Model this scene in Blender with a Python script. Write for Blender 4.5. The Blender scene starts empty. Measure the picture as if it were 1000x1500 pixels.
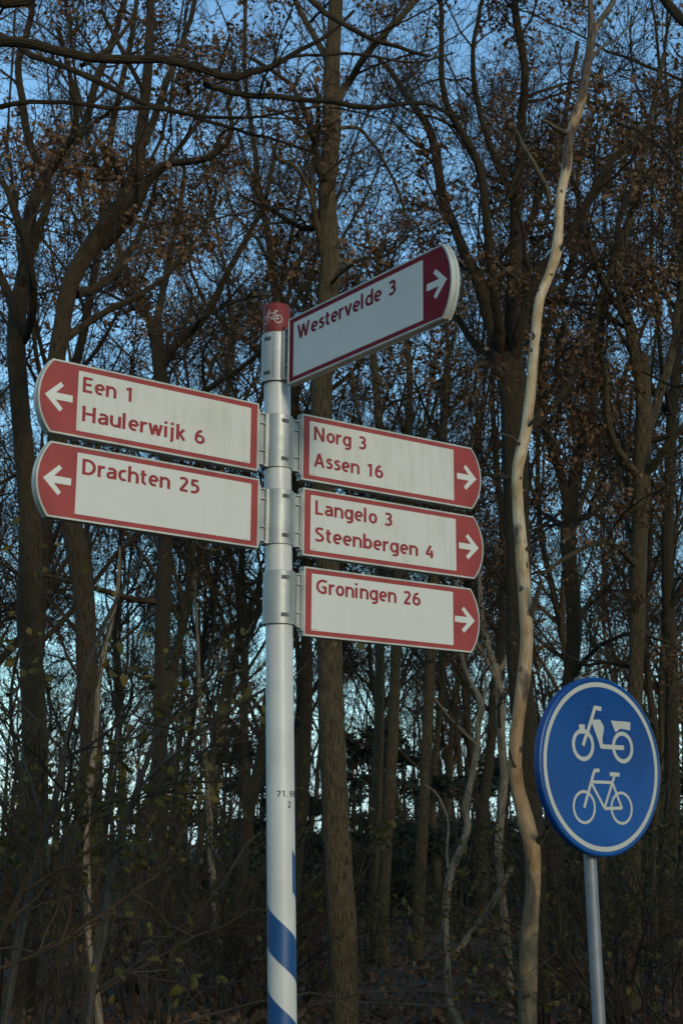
import bpy, math, random
import numpy as np
from mathutils import Matrix, Vector, noise as mnoise

sc = bpy.context.scene
C = sc.collection
PI = math.pi
CAMZ = 1.6
F = 2083.0            # focal length in pixels of the 1000x1500 photograph
PITCH = 0.2294
ROLL = -0.0064

# ------------------------------------------------------------------ camera
cam_d = bpy.data.cameras.new('camera')
cam = bpy.data.objects.new('camera', cam_d)
C.objects.link(cam)
cam_d.sensor_fit = 'VERTICAL'
cam_d.sensor_height = 36.0
cam_d.lens = F / 1500 * 36.0
cam_d.clip_start = 0.1
cam_d.clip_end = 3000
cam.matrix_world = Matrix.Translation((0, 0, CAMZ)) @ Matrix.Rotation(PI / 2 + PITCH, 4, 'X') @ Matrix.Rotation(-ROLL, 4, 'Z')
cam_d.dof.use_dof = True
cam_d.dof.focus_distance = 4.7
cam_d.dof.aperture_fstop = 13.0
sc.camera = cam

# ------------------------------------------------------------------ light
SUN_AZ = math.radians(151)      # clockwise from the view direction: behind the camera, to its right
SUN_EL = math.radians(17)
world = bpy.data.worlds.new('World')
sc.world = world
world.use_nodes = True
wn, wl = world.node_tree.nodes, world.node_tree.links
bg = wn['Background']
sky = wn.new('ShaderNodeTexSky')
sky.sky_type = 'NISHITA'
sky.sun_disc = False
sky.sun_elevation = SUN_EL
sky.sun_rotation = SUN_AZ
sky.air_density = 1.0
sky.dust_density = 0.4
sky.ozone_density = 1.6
# thin pale cloud low over the horizon, broken up by noise
tc = wn.new('ShaderNodeTexCoord')
sep = wn.new('ShaderNodeSeparateXYZ')
wl.new(tc.outputs['Generated'], sep.inputs[0])
mp = wn.new('ShaderNodeMapping')
mp.inputs['Scale'].default_value = (3.0, 3.0, 11.0)
wl.new(tc.outputs['Generated'], mp.inputs[0])
nz = wn.new('ShaderNodeTexNoise')
nz.inputs['Scale'].default_value = 1.6
nz.inputs['Detail'].default_value = 6
wl.new(mp.outputs[0], nz.inputs['Vector'])
mr = wn.new('ShaderNodeMapRange')
mr.inputs['From Min'].default_value = 0.01
mr.inputs['From Max'].default_value = 0.20
mr.inputs['To Min'].default_value = 0.45
mr.inputs['To Max'].default_value = -0.25
wl.new(sep.outputs['Z'], mr.inputs['Value'])
ad = wn.new('ShaderNodeMath'); ad.operation = 'ADD'
wl.new(nz.outputs['Fac'], ad.inputs[0]); wl.new(mr.outputs[0], ad.inputs[1])
cr = wn.new('ShaderNodeMapRange')
cr.inputs['From Min'].default_value = 0.5
cr.inputs['From Max'].default_value = 0.85
cr.inputs['To Max'].default_value = 0.8
wl.new(ad.outputs[0], cr.inputs['Value'])
mx = wn.new('ShaderNodeMix'); mx.data_type = 'RGBA'
wl.new(cr.outputs[0], mx.inputs['Factor'])
wl.new(sky.outputs[0], mx.inputs['A'])
mx.inputs['B'].default_value = (4.2, 4.9, 5.6, 1)
tint = wn.new('ShaderNodeMix'); tint.data_type = 'RGBA'; tint.blend_type = 'MULTIPLY'; tint.inputs['Factor'].default_value = 1
tint.inputs['B'].default_value = (.80, 1.04, 1.07, 1)
wl.new(mx.outputs['Result'], tint.inputs['A'])
wl.new(tint.outputs['Result'], bg.inputs['Color'])
bg.inputs['Strength'].default_value = 0.15

sd = bpy.data.lights.new('sun', 'SUN')
sd.energy = 1.4
sd.angle = math.radians(10)
sd.color = (1.0, 0.84, 0.62)
sun = bpy.data.objects.new('sun', sd)
C.objects.link(sun)
sv = Vector((math.sin(SUN_AZ) * math.cos(SUN_EL), math.cos(SUN_AZ) * math.cos(SUN_EL), math.sin(SUN_EL)))
sun.rotation_euler = sv.to_track_quat('Z', 'Y').to_euler()

sc.view_settings.view_transform = 'Standard'
sc.view_settings.look = 'None'
sc.view_settings.exposure = 0.62
sc.view_settings.gamma = 1.0
sc.render.film_transparent = False

# ------------------------------------------------------------------ helpers
def ray(x, y):
    a, b = x - 500.0, 750.0 - y
    c, s = math.cos(ROLL), math.sin(ROLL)
    a, b = a * c + b * s, -a * s + b * c
    cp, sp = math.cos(PITCH), math.sin(PITCH)
    return np.array([a, F * cp - b * sp, F * sp + b * cp])

def at(x, y, D):
    """the point D metres north of the camera that the photograph shows at (x, y)"""
    r = ray(x, y)
    p = r * (D / r[1])
    p[2] += CAMZ
    return p

def pxm(D):            # metres per photo pixel at distance D
    return D / F

def ground_z(x, y):
    return 0.10 * math.sin(x * .31 + 1.3) * math.sin(y * .23) + 0.05 * math.sin(x * .9 + y * .7)

def tag(o, label=None, cat=None, group=None, kind=None):
    if label: o['label'] = label
    if cat: o['category'] = cat
    if group: o['group'] = group
    if kind: o['kind'] = kind
    return o

def empty(name, loc=(0, 0, 0), rz=0.0, mat=None):
    o = bpy.data.objects.new(name, None)
    C.objects.link(o)
    o.empty_display_size = .2
    if mat is not None: o.matrix_world = mat
    else:
        o.location = loc; o.rotation_euler = (0, 0, rz)
    return o

def mesh_np(name, V, Fq, uv=None, smooth=False):
    """V (n,3) array, Fq (m,k) array of equal-sized faces or a list of them"""
    me = bpy.data.meshes.new(name)
    V = np.asarray(V, dtype=np.float32)
    if isinstance(Fq, np.ndarray): Fq = [Fq]
    me.vertices.add(len(V))
    me.vertices.foreach_set('co', V.ravel())
    loops = np.concatenate([f.ravel() for f in Fq]).astype(np.int32)
    tot = np.concatenate([np.full(len(f), f.shape[1]) for f in Fq]).astype(np.int32)
    st = np.concatenate([[0], np.cumsum(tot)[:-1]]).astype(np.int32)
    me.loops.add(len(loops)); me.polygons.add(len(tot))
    me.loops.foreach_set('vertex_index', loops)
    me.polygons.foreach_set('loop_start', st)
    me.polygons.foreach_set('loop_total', tot)
    if smooth: me.polygons.foreach_set('use_smooth', np.ones(len(tot), dtype=bool))
    if uv is not None:
        l = me.uv_layers.new(name='uv')
        l.data.foreach_set('uv', np.asarray(uv, dtype=np.float32).ravel())
    me.update(calc_edges=True)
    return me

def obj(name, me, mat, parent=None, world_space=False):
    o = bpy.data.objects.new(name, me)
    C.objects.link(o)
    if mat is not None and not me.materials: me.materials.append(mat)
    if parent is not None:
        o.parent = parent
        if world_space: o.matrix_parent_inverse = parent_world(parent).inverted()
    return o

def parent_world(p):
    m = p.matrix_basis.copy()
    q = p
    while q.parent is not None:
        m = q.parent.matrix_basis @ q.matrix_parent_inverse @ m if False else q.parent.matrix_basis @ m
        q = q.parent
    return m

class MB:
    """collects simple shapes and links them as ONE mesh"""
    def __init__(s): s.v = []; s.f = []
    def add(s, V, Fc):
        b = len(s.v); s.v += [tuple(map(float, p)) for p in V]; s.f += [tuple(i + b for i in f) for f in Fc]
    def box(s, lo, hi):
        x0, y0, z0 = lo; x1, y1, z1 = hi
        s.add([(x0,y0,z0),(x1,y0,z0),(x1,y1,z0),(x0,y1,z0),(x0,y0,z1),(x1,y0,z1),(x1,y1,z1),(x0,y1,z1)],
              [(3,2,1,0),(4,5,6,7),(0,1,5,4),(1,2,6,5),(2,3,7,6),(3,0,4,7)])
    def revolve(s, prof, n=32, a0=0, a1=2 * PI, axis='Z', close=True):
        """prof list of (r, h)"""
        full = abs(a1 - a0 - 2 * PI) < 1e-6
        m = n if full else n + 1
        V = []
        for i in range(m):
            a = a0 + (a1 - a0) * i / n
            for r, h in prof: V.append((r * math.cos(a), r * math.sin(a), h))
        k = len(prof); Fc = []
        for i in range(n):
            j = (i + 1) % m
            for q in range(k - 1): Fc.append((i*k+q, j*k+q, j*k+q+1, i*k+q+1))
        s.add(V, Fc)
    def prism(s, pts, z0, z1):
        n = len(pts)
        s.add([(x, y, z0) for x, y in pts] + [(x, y, z1) for x, y in pts],
              [tuple(range(n - 1, -1, -1)), tuple(range(n, 2 * n))] + [(i, (i+1) % n, n + (i+1) % n, n + i) for i in range(n)])
    def mesh(s, name, smooth=False):
        me = bpy.data.meshes.new(name); me.from_pydata(s.v, [], s.f)
        if smooth:
            for p in me.polygons: p.use_smooth = True
            try: me.set_sharp_from_angle(angle=math.radians(40))
            except Exception: pass
        me.update(); return me
    def build(s, name, mat, parent=None, smooth=False, label=None):
        o = obj(name, s.mesh(name, smooth), mat, parent)
        if label: o['label'] = label
        return o

def bevel(o, w, seg=2):
    m = o.modifiers.new('bevel', 'BEVEL'); m.width = w; m.segments = seg; m.limit_method = 'ANGLE'
    return o

# ------------------------------------------------------------------ materials
def new_mat(name):
    m = bpy.data.materials.new(name); m.use_nodes = True
    nt = m.node_tree; return m, nt, nt.nodes, nt.links, nt.nodes['Principled BSDF']

def ramp(N, stops):
    r = N.new('ShaderNodeValToRGB'); e = r.color_ramp.elements
    e[0].position, e[0].color = stops[0][0], (*stops[0][1], 1)
    e[1].position, e[1].color = stops[-1][0], (*stops[-1][1], 1)
    for p, c in stops[1:-1]:
        x = e.new(p); x.color = (*c, 1)
    return r

def tex(N, L, kind, scale, vec, detail=4, stretch=None):
    t = N.new('ShaderNodeTexNoise' if kind == 'n' else 'ShaderNodeTexVoronoi')
    t.inputs['Scale'].default_value = scale
    if kind == 'n': t.inputs['Detail'].default_value = detail
    if stretch:
        m = N.new('ShaderNodeMapping'); m.inputs['Scale'].default_value = stretch
        L.new(vec, m.inputs[0]); vec = m.outputs[0]
    L.new(vec, t.inputs['Vector'])
    return t

def mixc(N, L, fac, a, b):
    m = N.new('ShaderNodeMix'); m.data_type = 'RGBA'
    for k, v in (('Factor', fac), ('A', a), ('B', b)):
        if isinstance(v, (int, float)): m.inputs[k].default_value = v
        elif isinstance(v, tuple): m.inputs[k].default_value = (*v, 1)
        else: L.new(v, m.inputs[k])
    return m.outputs['Result']

def bump(N, L, bsdf, h, strength, dist):
    b = N.new('ShaderNodeBump'); b.inputs['Strength'].default_value = strength; b.inputs['Distance'].default_value = dist
    L.new(h, b.inputs['Height']); L.new(b.outputs[0], bsdf.inputs['Normal'])

def bark(name, dark, light, green, scale=1.0, rough=.9):
    """furrowed bark: ridges run along v of the trunk's uv (both in metres)"""
    m, nt, N, L, B = new_mat(name)
    uv = N.new('ShaderNodeTexCoord')
    oi = N.new('ShaderNodeObjectInfo')
    fur = tex(N, L, 'n', 1.0, uv.outputs['UV'], 5, (100 * scale, 9 * scale, 1))
    mp2 = tex(N, L, 'n', 1.0, uv.outputs['UV'], 3, (3, 1.1, 1))
    fine = tex(N, L, 'n', 1.0, uv.outputs['UV'], 6, (120, 60, 1))
    r = ramp(N, [(.34, dark), (.48, tuple(a * .35 + b * .65 for a, b in zip(dark, light))), (.68, light)])
    L.new(fur.outputs['Fac'], r.inputs[0])
    g = N.new('ShaderNodeMapRange'); g.inputs['From Min'].default_value = .5; g.inputs['From Max'].default_value = .68; g.inputs['To Max'].default_value = .6
    L.new(mp2.outputs['Fac'], g.inputs['Value'])
    c = mixc(N, L, g.outputs[0], r.outputs[0], green)
    f2 = N.new('ShaderNodeMapRange'); f2.inputs['From Min'].default_value = .3; f2.inputs['From Max'].default_value = .7
    f2.inputs['To Min'].default_value = .65; f2.inputs['To Max'].default_value = 1.3
    L.new(fine.outputs['Fac'], f2.inputs['Value'])
    v = N.new('ShaderNodeVectorMath'); v.operation = 'SCALE'
    L.new(c, v.inputs[0]); L.new(f2.outputs[0], v.inputs['Scale'])
    L.new(v.outputs[0], B.inputs['Base Color'])
    B.inputs['Roughness'].default_value = rough
    B.inputs['Specular IOR Level'].default_value = .25
    ah = N.new('ShaderNodeMath'); ah.operation = 'MULTIPLY_ADD'; ah.inputs[1].default_value = .3
    L.new(fine.outputs['Fac'], ah.inputs[0]); L.new(fur.outputs['Fac'], ah.inputs[2])
    bump(N, L, B, ah.outputs[0], 1.0, .045)
    return m

def twigmat(name, a, b):
    m, nt, N, L, B = new_mat(name)
    t = N.new('ShaderNodeTexCoord')
    n = tex(N, L, 'n', 2.2, t.outputs['Object'], 3)
    r = ramp(N, [(.35, a), (.65, b)]); L.new(n.outputs['Fac'], r.inputs[0])
    L.new(r.outputs[0], B.inputs['Base Color']); B.inputs['Roughness'].default_value = .85
    B.inputs['Specular IOR Level'].default_value = .2
    return m

def leafmat(name, cols, trans=.25):
    m, nt, N, L, B = new_mat(name)
    g = N.new('ShaderNodeNewGeometry')
    r = ramp(N, [(i / (len(cols) - 1), c) for i, c in enumerate(cols)])
    L.new(g.outputs['Random Per Island'], r.inputs[0])
    L.new(r.outputs[0], B.inputs['Base Color']); B.inputs['Roughness'].default_value = .7
    B.inputs['Specular IOR Level'].default_value = .3
    tr = N.new('ShaderNodeBsdfTranslucent'); L.new(r.outputs[0], tr.inputs['Color'])
    ms = N.new('ShaderNodeMixShader'); ms.inputs[0].default_value = trans
    L.new(B.outputs[0], ms.inputs[1]); L.new(tr.outputs[0], ms.inputs[2])
    L.new(ms.outputs[0], N['Material Output'].inputs['Surface'])
    return m

M = {}
M['oak'] = bark('oak_bark', (.011, .007, .0025), (.118, .083, .039), (.062, .052, .017))
M['oak_dark'] = bark('dark_oak_bark', (.007, .0045, .002), (.060, .040, .018), (.034, .029, .010))
M['beech'] = bark('smooth_grey_bark', (.020, .018, .014), (.055, .049, .038), (.036, .038, .020), .5, .8)
M['birch'] = bark('flaky_birch_bark', (.060, .042, .025), (.25, .195, .13), (.09, .075, .038), .45, .8)
M['twig'] = twigmat('brown_twigs', (.011, .0065, .0035), (.050, .032, .016))
M['twig_grey'] = twigmat('grey_twigs', (.014, .011, .008), (.046, .038, .025))
M['leaf_oak'] = leafmat('withered_oak_leaves', [(.055, .026, .009), (.13, .066, .026), (.080, .040, .016), (.20, .105, .045), (.095, .056, .030)])
M['leaf_green'] = leafmat('yellow_green_leaves', [(.034, .034, .006), (.068, .058, .010), (.026, .032, .008), (.105, .078, .014), (.05, .036, .011)], .35)
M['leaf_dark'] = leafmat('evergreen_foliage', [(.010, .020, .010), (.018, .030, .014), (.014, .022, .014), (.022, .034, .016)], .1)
M['litter'] = leafmat('fallen_leaves', [(.05, .022, .010), (.085, .038, .016), (.11, .054, .025), (.06, .032, .014), (.14, .08, .04)], .1)

def dead_wood():
    m, nt, N, L, B = new_mat('weathered_dead_wood')
    uv = N.new('ShaderNodeTexCoord')
    grain = tex(N, L, 'n', 1.0, uv.outputs['UV'], 8, (75, 5.0, 1)); grain.inputs['Roughness'].default_value = .65
    blot = tex(N, L, 'n', 1.0, uv.outputs['UV'], 7, (9, 3.2, 1)); blot.inputs['Roughness'].default_value = .7
    r = ramp(N, [(.25, (.36, .275, .18)), (.5, (.60, .49, .34)), (.75, (.72, .61, .45))])
    L.new(grain.outputs['Fac'], r.inputs[0])
    tint = ramp(N, [(.33, (.42, .32, .21)), (.45, (.78, .68, .54)), (.6, (1, 1, 1))]); L.new(blot.outputs['Fac'], tint.inputs[0])
    mu = N.new('ShaderNodeMix'); mu.data_type = 'RGBA'; mu.blend_type = 'MULTIPLY'; mu.inputs['Factor'].default_value = 1
    L.new(r.outputs[0], mu.inputs['A']); L.new(tint.outputs[0], mu.inputs['B']); mu_ = mu
    # bark that still clings: most low down and in the top, little between
    sp = N.new('ShaderNodeSeparateXYZ'); L.new(uv.outputs['UV'], sp.inputs[0])
    hr = ramp(N, [(0, (.30,) * 3), (.17, (.26,) * 3), (.27, (.08,) * 3), (.45, (.05,) * 3), (.80, (.06,) * 3), (.90, (.20,) * 3), (1, (.32,) * 3)])
    mrr = N.new('ShaderNodeMapRange'); mrr.inputs['From Max'].default_value = 7.6
    L.new(sp.outputs['Y'], mrr.inputs['Value']); L.new(mrr.outputs[0], hr.inputs[0])
    bn = tex(N, L, 'n', 1.0, uv.outputs['UV'], 5, (5, 2.2, 1))
    s = N.new('ShaderNodeMath'); s.operation = 'ADD'; L.new(bn.outputs['Fac'], s.inputs[0]); L.new(hr.outputs[0], s.inputs[1])
    mk = N.new('ShaderNodeMapRange'); mk.inputs['From Min'].default_value = .66; mk.inputs['From Max'].default_value = .72
    L.new(s.outputs[0], mk.inputs['Value'])
    bc = tex(N, L, 'n', 1.0, uv.outputs['UV'], 5, (30, 12, 1))
    br = ramp(N, [(.35, (.035, .024, .015)), (.65, (.115, .080, .050))]); L.new(bc.outputs['Fac'], br.inputs[0])
    # the wood itself is browner low down and again at the top
    dp = ramp(N, [(0, (.42, .32, .23)), (.30, (.55, .43, .32)), (.48, (.90, .86, .80)), (.78, (.95, .92, .88)), (.90, (.55, .44, .33)), (1, (.50, .40, .30))])
    L.new(mrr.outputs[0], dp.inputs[0])
    m3 = N.new('ShaderNodeMix'); m3.data_type = 'RGBA'; m3.blend_type = 'MULTIPLY'; m3.inputs['Factor'].default_value = 1
    L.new(mu.outputs['Result'], m3.inputs['A']); L.new(dp.outputs[0], m3.inputs['B'])
    c = mixc(N, L, mk.outputs[0], m3.outputs['Result'], br.outputs[0])
    # green algae on the lower stem
    gn = tex(N, L, 'n', 1.0, uv.outputs['UV'], 4, (3.2, 1.0, 1))
    g1 = ramp(N, [(0, (.25,) * 3), (.3, (.05,) * 3), (.4, (-.2,) * 3)]); L.new(mrr.outputs[0], g1.inputs[0])
    g2 = N.new('ShaderNodeMath'); g2.operation = 'ADD'; L.new(gn.outputs['Fac'], g2.inputs[0]); L.new(g1.outputs[0], g2.inputs[1])
    g3 = N.new('ShaderNodeMapRange'); g3.inputs['From Min'].default_value = .6; g3.inputs['From Max'].default_value = .8; g3.inputs['To Max'].default_value = .55
    L.new(g2.outputs[0], g3.inputs['Value'])
    c = mixc(N, L, g3.outputs[0], c, (.075, .080, .035))
    L.new(c, B.inputs['Base Color']); B.inputs['Roughness'].default_value = .75; B.inputs['Specular IOR Level'].default_value = .3
    hh = N.new('ShaderNodeMath'); hh.operation = 'MULTIPLY_ADD'; hh.inputs[1].default_value = .8
    L.new(mk.outputs[0], hh.inputs[0]); L.new(grain.outputs['Fac'], hh.inputs[2])
    bump(N, L, B, hh.outputs[0], .6, .012)
    return m
M['dead'] = dead_wood()

def plain(name, col, rough=.5, metal=0.0, spec=.5, wear=None, dirt=.0, bumps=0):
    m, nt, N, L, B = new_mat(name)
    B.inputs['Roughness'].default_value = rough; B.inputs['Metallic'].default_value = metal
    B.inputs['Specular IOR Level'].default_value = spec
    t = N.new('ShaderNodeTexCoord')
    n = tex(N, L, 'n', 9, t.outputs['Object'], 6)
    r = ramp(N, [(.3, tuple(c * (1 - dirt) for c in col)), (.62, col)])
    L.new(n.outputs['Fac'], r.inputs[0])
    L.new(r.outputs[0], B.inputs['Base Color'])
    n2 = tex(N, L, 'n', 40, t.outputs['Object'], 4)
    q = N.new('ShaderNodeMapRange'); q.inputs['To Min'].default_value = max(.05, rough - .08); q.inputs['To Max'].default_value = rough + .1
    L.new(n2.outputs['Fac'], q.inputs['Value']); L.new(q.outputs[0], B.inputs['Roughness'])
    if bumps: bump(N, L, B, n2.outputs['Fac'], bumps, .002)
    return m

def panel_white(name, algae):
    """sign white with faint vertical rain streaks, a green bloom near the top edge and grime specks"""
    m, nt, N, L, B = new_mat(name)
    t = N.new('ShaderNodeTexCoord'); oi = N.new('ShaderNodeObjectInfo')
    av = N.new('ShaderNodeVectorMath'); av.operation = 'ADD'
    L.new(t.outputs['Object'], av.inputs[0]); L.new(oi.outputs['Random'], av.inputs[1])
    st = tex(N, L, 'n', 1.0, av.outputs[0], 5, (55, 3.5, 1))
    bl = tex(N, L, 'n', 9.0, av.outputs[0], 5)
    a = N.new('ShaderNodeMath'); a.operation = 'MULTIPLY'; L.new(st.outputs['Fac'], a.inputs[0]); L.new(bl.outputs['Fac'], a.inputs[1])
    r = N.new('ShaderNodeMapRange'); r.inputs['From Min'].default_value = .2; r.inputs['From Max'].default_value = .42; r.inputs['To Max'].default_value = algae
    L.new(a.outputs[0], r.inputs['Value'])
    c = mixc(N, L, r.outputs[0], (.425, .425, .395), (.33, .335, .265))
    sn = tex(N, L, 'n', 160.0, av.outputs[0], 2)
    sr = N.new('ShaderNodeMapRange'); sr.inputs['From Min'].default_value = .70; sr.inputs['From Max'].default_value = .78; sr.inputs['To Max'].default_value = .5
    L.new(sn.outputs['Fac'], sr.inputs['Value'])
    c = mixc(N, L, sr.outputs[0], c, (.25, .24, .18))
    L.new(c, B.inputs['Base Color']); B.inputs['Roughness'].default_value = .45; B.inputs['Specular IOR Level'].default_value = .4
    return m
M['white_dirty'] = panel_white('grimy_white_sign_face', .6)
M['white_clean'] = panel_white('clean_white_sign_face', .18)
M['red'] = plain('faded_red_sign_film', (.225, .030, .026), .5, spec=.3, dirt=.22)
M['red_letter'] = plain('red_lettering_film', (.19, .016, .018), .5, spec=.3, dirt=.1)
M['red_west'] = plain('shaded_red_sign_film', (.13, .003, .009), .6, spec=.15, dirt=.1)  # copy of the red film with the Westervelde panel's shade in its colour
M['arrow'] = plain('white_arrow_film', (.45, .455, .42), .45, dirt=.12)
M['alu'] = plain('dull_aluminium', (.30, .31, .29), .50, .45, dirt=.25, bumps=.05)
M['alu_frame'] = plain('painted_frame_edge', (.37, .38, .34), .5, .15, dirt=.35)
M['pole_white'] = plain('white_pole_paint', (.40, .40, .375), .4, dirt=.14)
M['pole_blue'] = plain('blue_pole_tape', (.0008, .040, .135), .4, dirt=.1)
M['black'] = plain('black_marking', (.02, .02, .02), .5)
M['slot'] = plain('pocket_shade_and_seam', (.025, .027, .025), .6)  # recess shade put into the colour; the clamp seam shares it
M['galv'] = plain('galvanised_steel', (.13, .14, .15), .55, .35, dirt=.3, bumps=.05)
M['sign_grey'] = plain('retroreflective_white', (.31, .32, .295), .5, dirt=.06)
def blue_sheet():
    m, nt, N, L, B = new_mat('blue_retroreflective_sheet')
    t = N.new('ShaderNodeTexCoord')
    v = tex(N, L, 'v', 1.0, t.outputs['Object'], 0, (220, 320, 1))
    B.inputs['Base Color'].default_value = (.004, .075, .34, 1)
    n = tex(N, L, 'n', 3, t.outputs['Object'], 4)
    r = ramp(N, [(.35, (.0005, .032, .145)), (.65, (.001, .048, .195))]); L.new(n.outputs['Fac'], r.inputs[0])
    L.new(r.outputs[0], B.inputs['Base Color'])
    B.inputs['Roughness'].default_value = .38; B.inputs['Specular IOR Level'].default_value = .3
    bump(N, L, B, v.outputs['Distance'], .35, .0012)
    return m
M['blue_sheet'] = blue_sheet()

# ------------------------------------------------------------------ ground
def ground():
    n = 140
    g = np.concatenate([np.linspace(-600, -45, 12)[:-1], np.linspace(-45, 45, n), np.linspace(45, 600, 12)[1:]])
    gy = np.concatenate([np.linspace(-300, -5, 8)[:-1], np.linspace(-5, 90, n), np.linspace(90, 1500, 14)[1:]])
    X, Y = np.meshgrid(g, gy)
    Z = .10 * np.sin(X * .31 + 1.3) * np.sin(Y * .23) + .05 * np.sin(X * .9 + Y * .7)
    Z += .03 * np.sin(X * 2.3 + 1) * np.sin(Y * 1.9)
    V = np.stack([X, Y, Z], -1).reshape(-1, 3)
    a, b = X.shape
    i = np.arange(a * b).reshape(a, b)
    Fq = np.stack([i[:-1, :-1], i[:-1, 1:], i[1:, 1:], i[1:, :-1]], -1).reshape(-1, 4)
    m, nt, N, L, B = new_mat('woodland_soil')
    t = N.new('ShaderNodeTexCoord')
    n1 = tex(N, L, 'v', 14, t.outputs['Object']); n2 = tex(N, L, 'n', .5, t.outputs['Object'], 5); n3 = tex(N, L, 'n', 30, t.outputs['Object'], 5)
    r = ramp(N, [(.0, (.032, .015, .006)), (.5, (.066, .032, .013)), (1, (.09, .046, .021))]); L.new(n1.outputs['Color'], r.inputs[0])
    r2 = ramp(N, [(.40, (.0,) * 3), (.62, (1,) * 3)]); L.new(n2.outputs['Fac'], r2.inputs[0])
    c = mixc(N, L, r2.outputs[0], r.outputs[0], (.030, .032, .012))
    r3 = ramp(N, [(.35, (.5,) * 3), (.65, (1.2,) * 3)]); L.new(n3.outputs['Fac'], r3.inputs[0])
    mu = N.new('ShaderNodeMix'); mu.data_type = 'RGBA'; mu.blend_type = 'MULTIPLY'; mu.inputs['Factor'].default_value = 1
    L.new(c, mu.inputs['A']); L.new(r3.outputs[0], mu.inputs['B'])
    L.new(mu.outputs['Result'], B.inputs['Base Color']); B.inputs['Roughness'].default_value = .95
    bump(N, L, B, n3.outputs['Fac'], 1, .05)
    tag(obj('ground', mesh_np('ground', V, Fq, smooth=True), m), kind='structure')
ground()

# ------------------------------------------------------------------ growing trees
def unit(a): return a / np.maximum(np.linalg.norm(a, axis=-1, keepdims=True), 1e-9)

def catmull(P, R, step):
    """smooth a hand-drawn line through its points"""
    P = np.asarray(P, float); R = np.asarray(R, float)
    E = np.vstack([2 * P[0] - P[1], P, 2 * P[-1] - P[-2]])
    outP, outR = [], []
    for i in range(len(P) - 1):
        a, b, c, d = E[i], E[i+1], E[i+2], E[i+3]
        n = max(1, int(round(np.linalg.norm(c - b) / step)))
        t = np.linspace(0, 1, n, endpoint=False)[:, None]
        outP.append(.5 * (2*b + (c-a)*t + (2*a-5*b+4*c-d)*t**2 + (3*b-a-3*c+d)*t**3))
        outR.append(R[i] + (R[i+1] - R[i]) * t[:, 0])
    outP.append(P[-1:]); outR.append(R[-1:])
    return np.vstack(outP), np.concatenate(outR)

def tubes(P, R, K, uvs=False, rough=0.0, rng=None, cells=(10, 2.0)):
    """P (N,M,3), R (N,M) -> verts, quads, uv"""
    N_, M_ = R.shape
    T = unit(np.gradient(P, axis=1))
    mt = unit(T.mean(1))
    ref = np.where(np.abs(mt[:, 2:3]) > .75, np.array([[1., .17, 0]]), np.array([[0, .13, 1.]]))
    n1 = unit(np.cross(T, ref[:, None, :])); n2 = np.cross(T, n1)
    a = np.arange(K) * 2 * PI / K
    rr = np.repeat(R[:, :, None], K, 2)
    s = np.concatenate([np.zeros((N_, 1)), np.cumsum(np.linalg.norm(np.diff(P, axis=1), axis=2), 1)], 1)
    if rough:
        for i in range(N_):
            for cu, cv, amp in ((cells[0], cells[1], 1.0), (4, .8, 1.1), (cells[0] * 2, cells[1] * 2.5, .5)):
                cu = int(cu)
                nv = int(s[i, -1] * cv) + 3
                G = rng.uniform(-1, 1, (nv, cu))
                v = s[i] * cv; iv = v.astype(int); fv = (v - iv)[:, None]
                u = a / (2 * PI) * cu; iu = u.astype(int) % cu; fu = (u - u.astype(int))[None, :]
                fu = fu * fu * (3 - 2 * fu); fv = fv * fv * (3 - 2 * fv)
                g = (G[iv][:, iu] * (1 - fu) + G[iv][:, (iu + 1) % cu] * fu) * (1 - fv) + (G[iv + 1][:, iu] * (1 - fu) + G[iv + 1][:, (iu + 1) % cu] * fu) * fv
                rr[i] *= 1 + rough * amp * g
    V = P[:, :, None, :] + rr[..., None] * (np.cos(a)[None, None, :, None] * n1[:, :, None, :] + np.sin(a)[None, None, :, None] * n2[:, :, None, :])
    idx = np.arange(N_ * M_ * K).reshape(N_, M_, K)
    nx = np.roll(idx, -1, 2)
    Fq = np.stack([idx[:, :-1], nx[:, :-1], nx[:, 1:], idx[:, 1:]], -1).reshape(-1, 4)
    uv = None
    if uvs:
        circ = 2 * PI * R.mean(1)
        u0 = (np.arange(K) / K)[None, None, :] * circ[:, None, None] + np.zeros((N_, M_ - 1, K))
        u1 = ((np.arange(K) + 1) / K)[None, None, :] * circ[:, None, None] + np.zeros((N_, M_ - 1, K))
        v0 = s[:, :-1, None] + np.zeros((1, 1, K)); v1 = s[:, 1:, None] + np.zeros((1, 1, K))
        uv = np.stack([np.stack([u0, v0], -1), np.stack([u1, v0], -1), np.stack([u1, v1], -1), np.stack([u0, v1], -1)], 3).reshape(-1, 2)
    return V.reshape(-1, 3), Fq, uv

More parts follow.
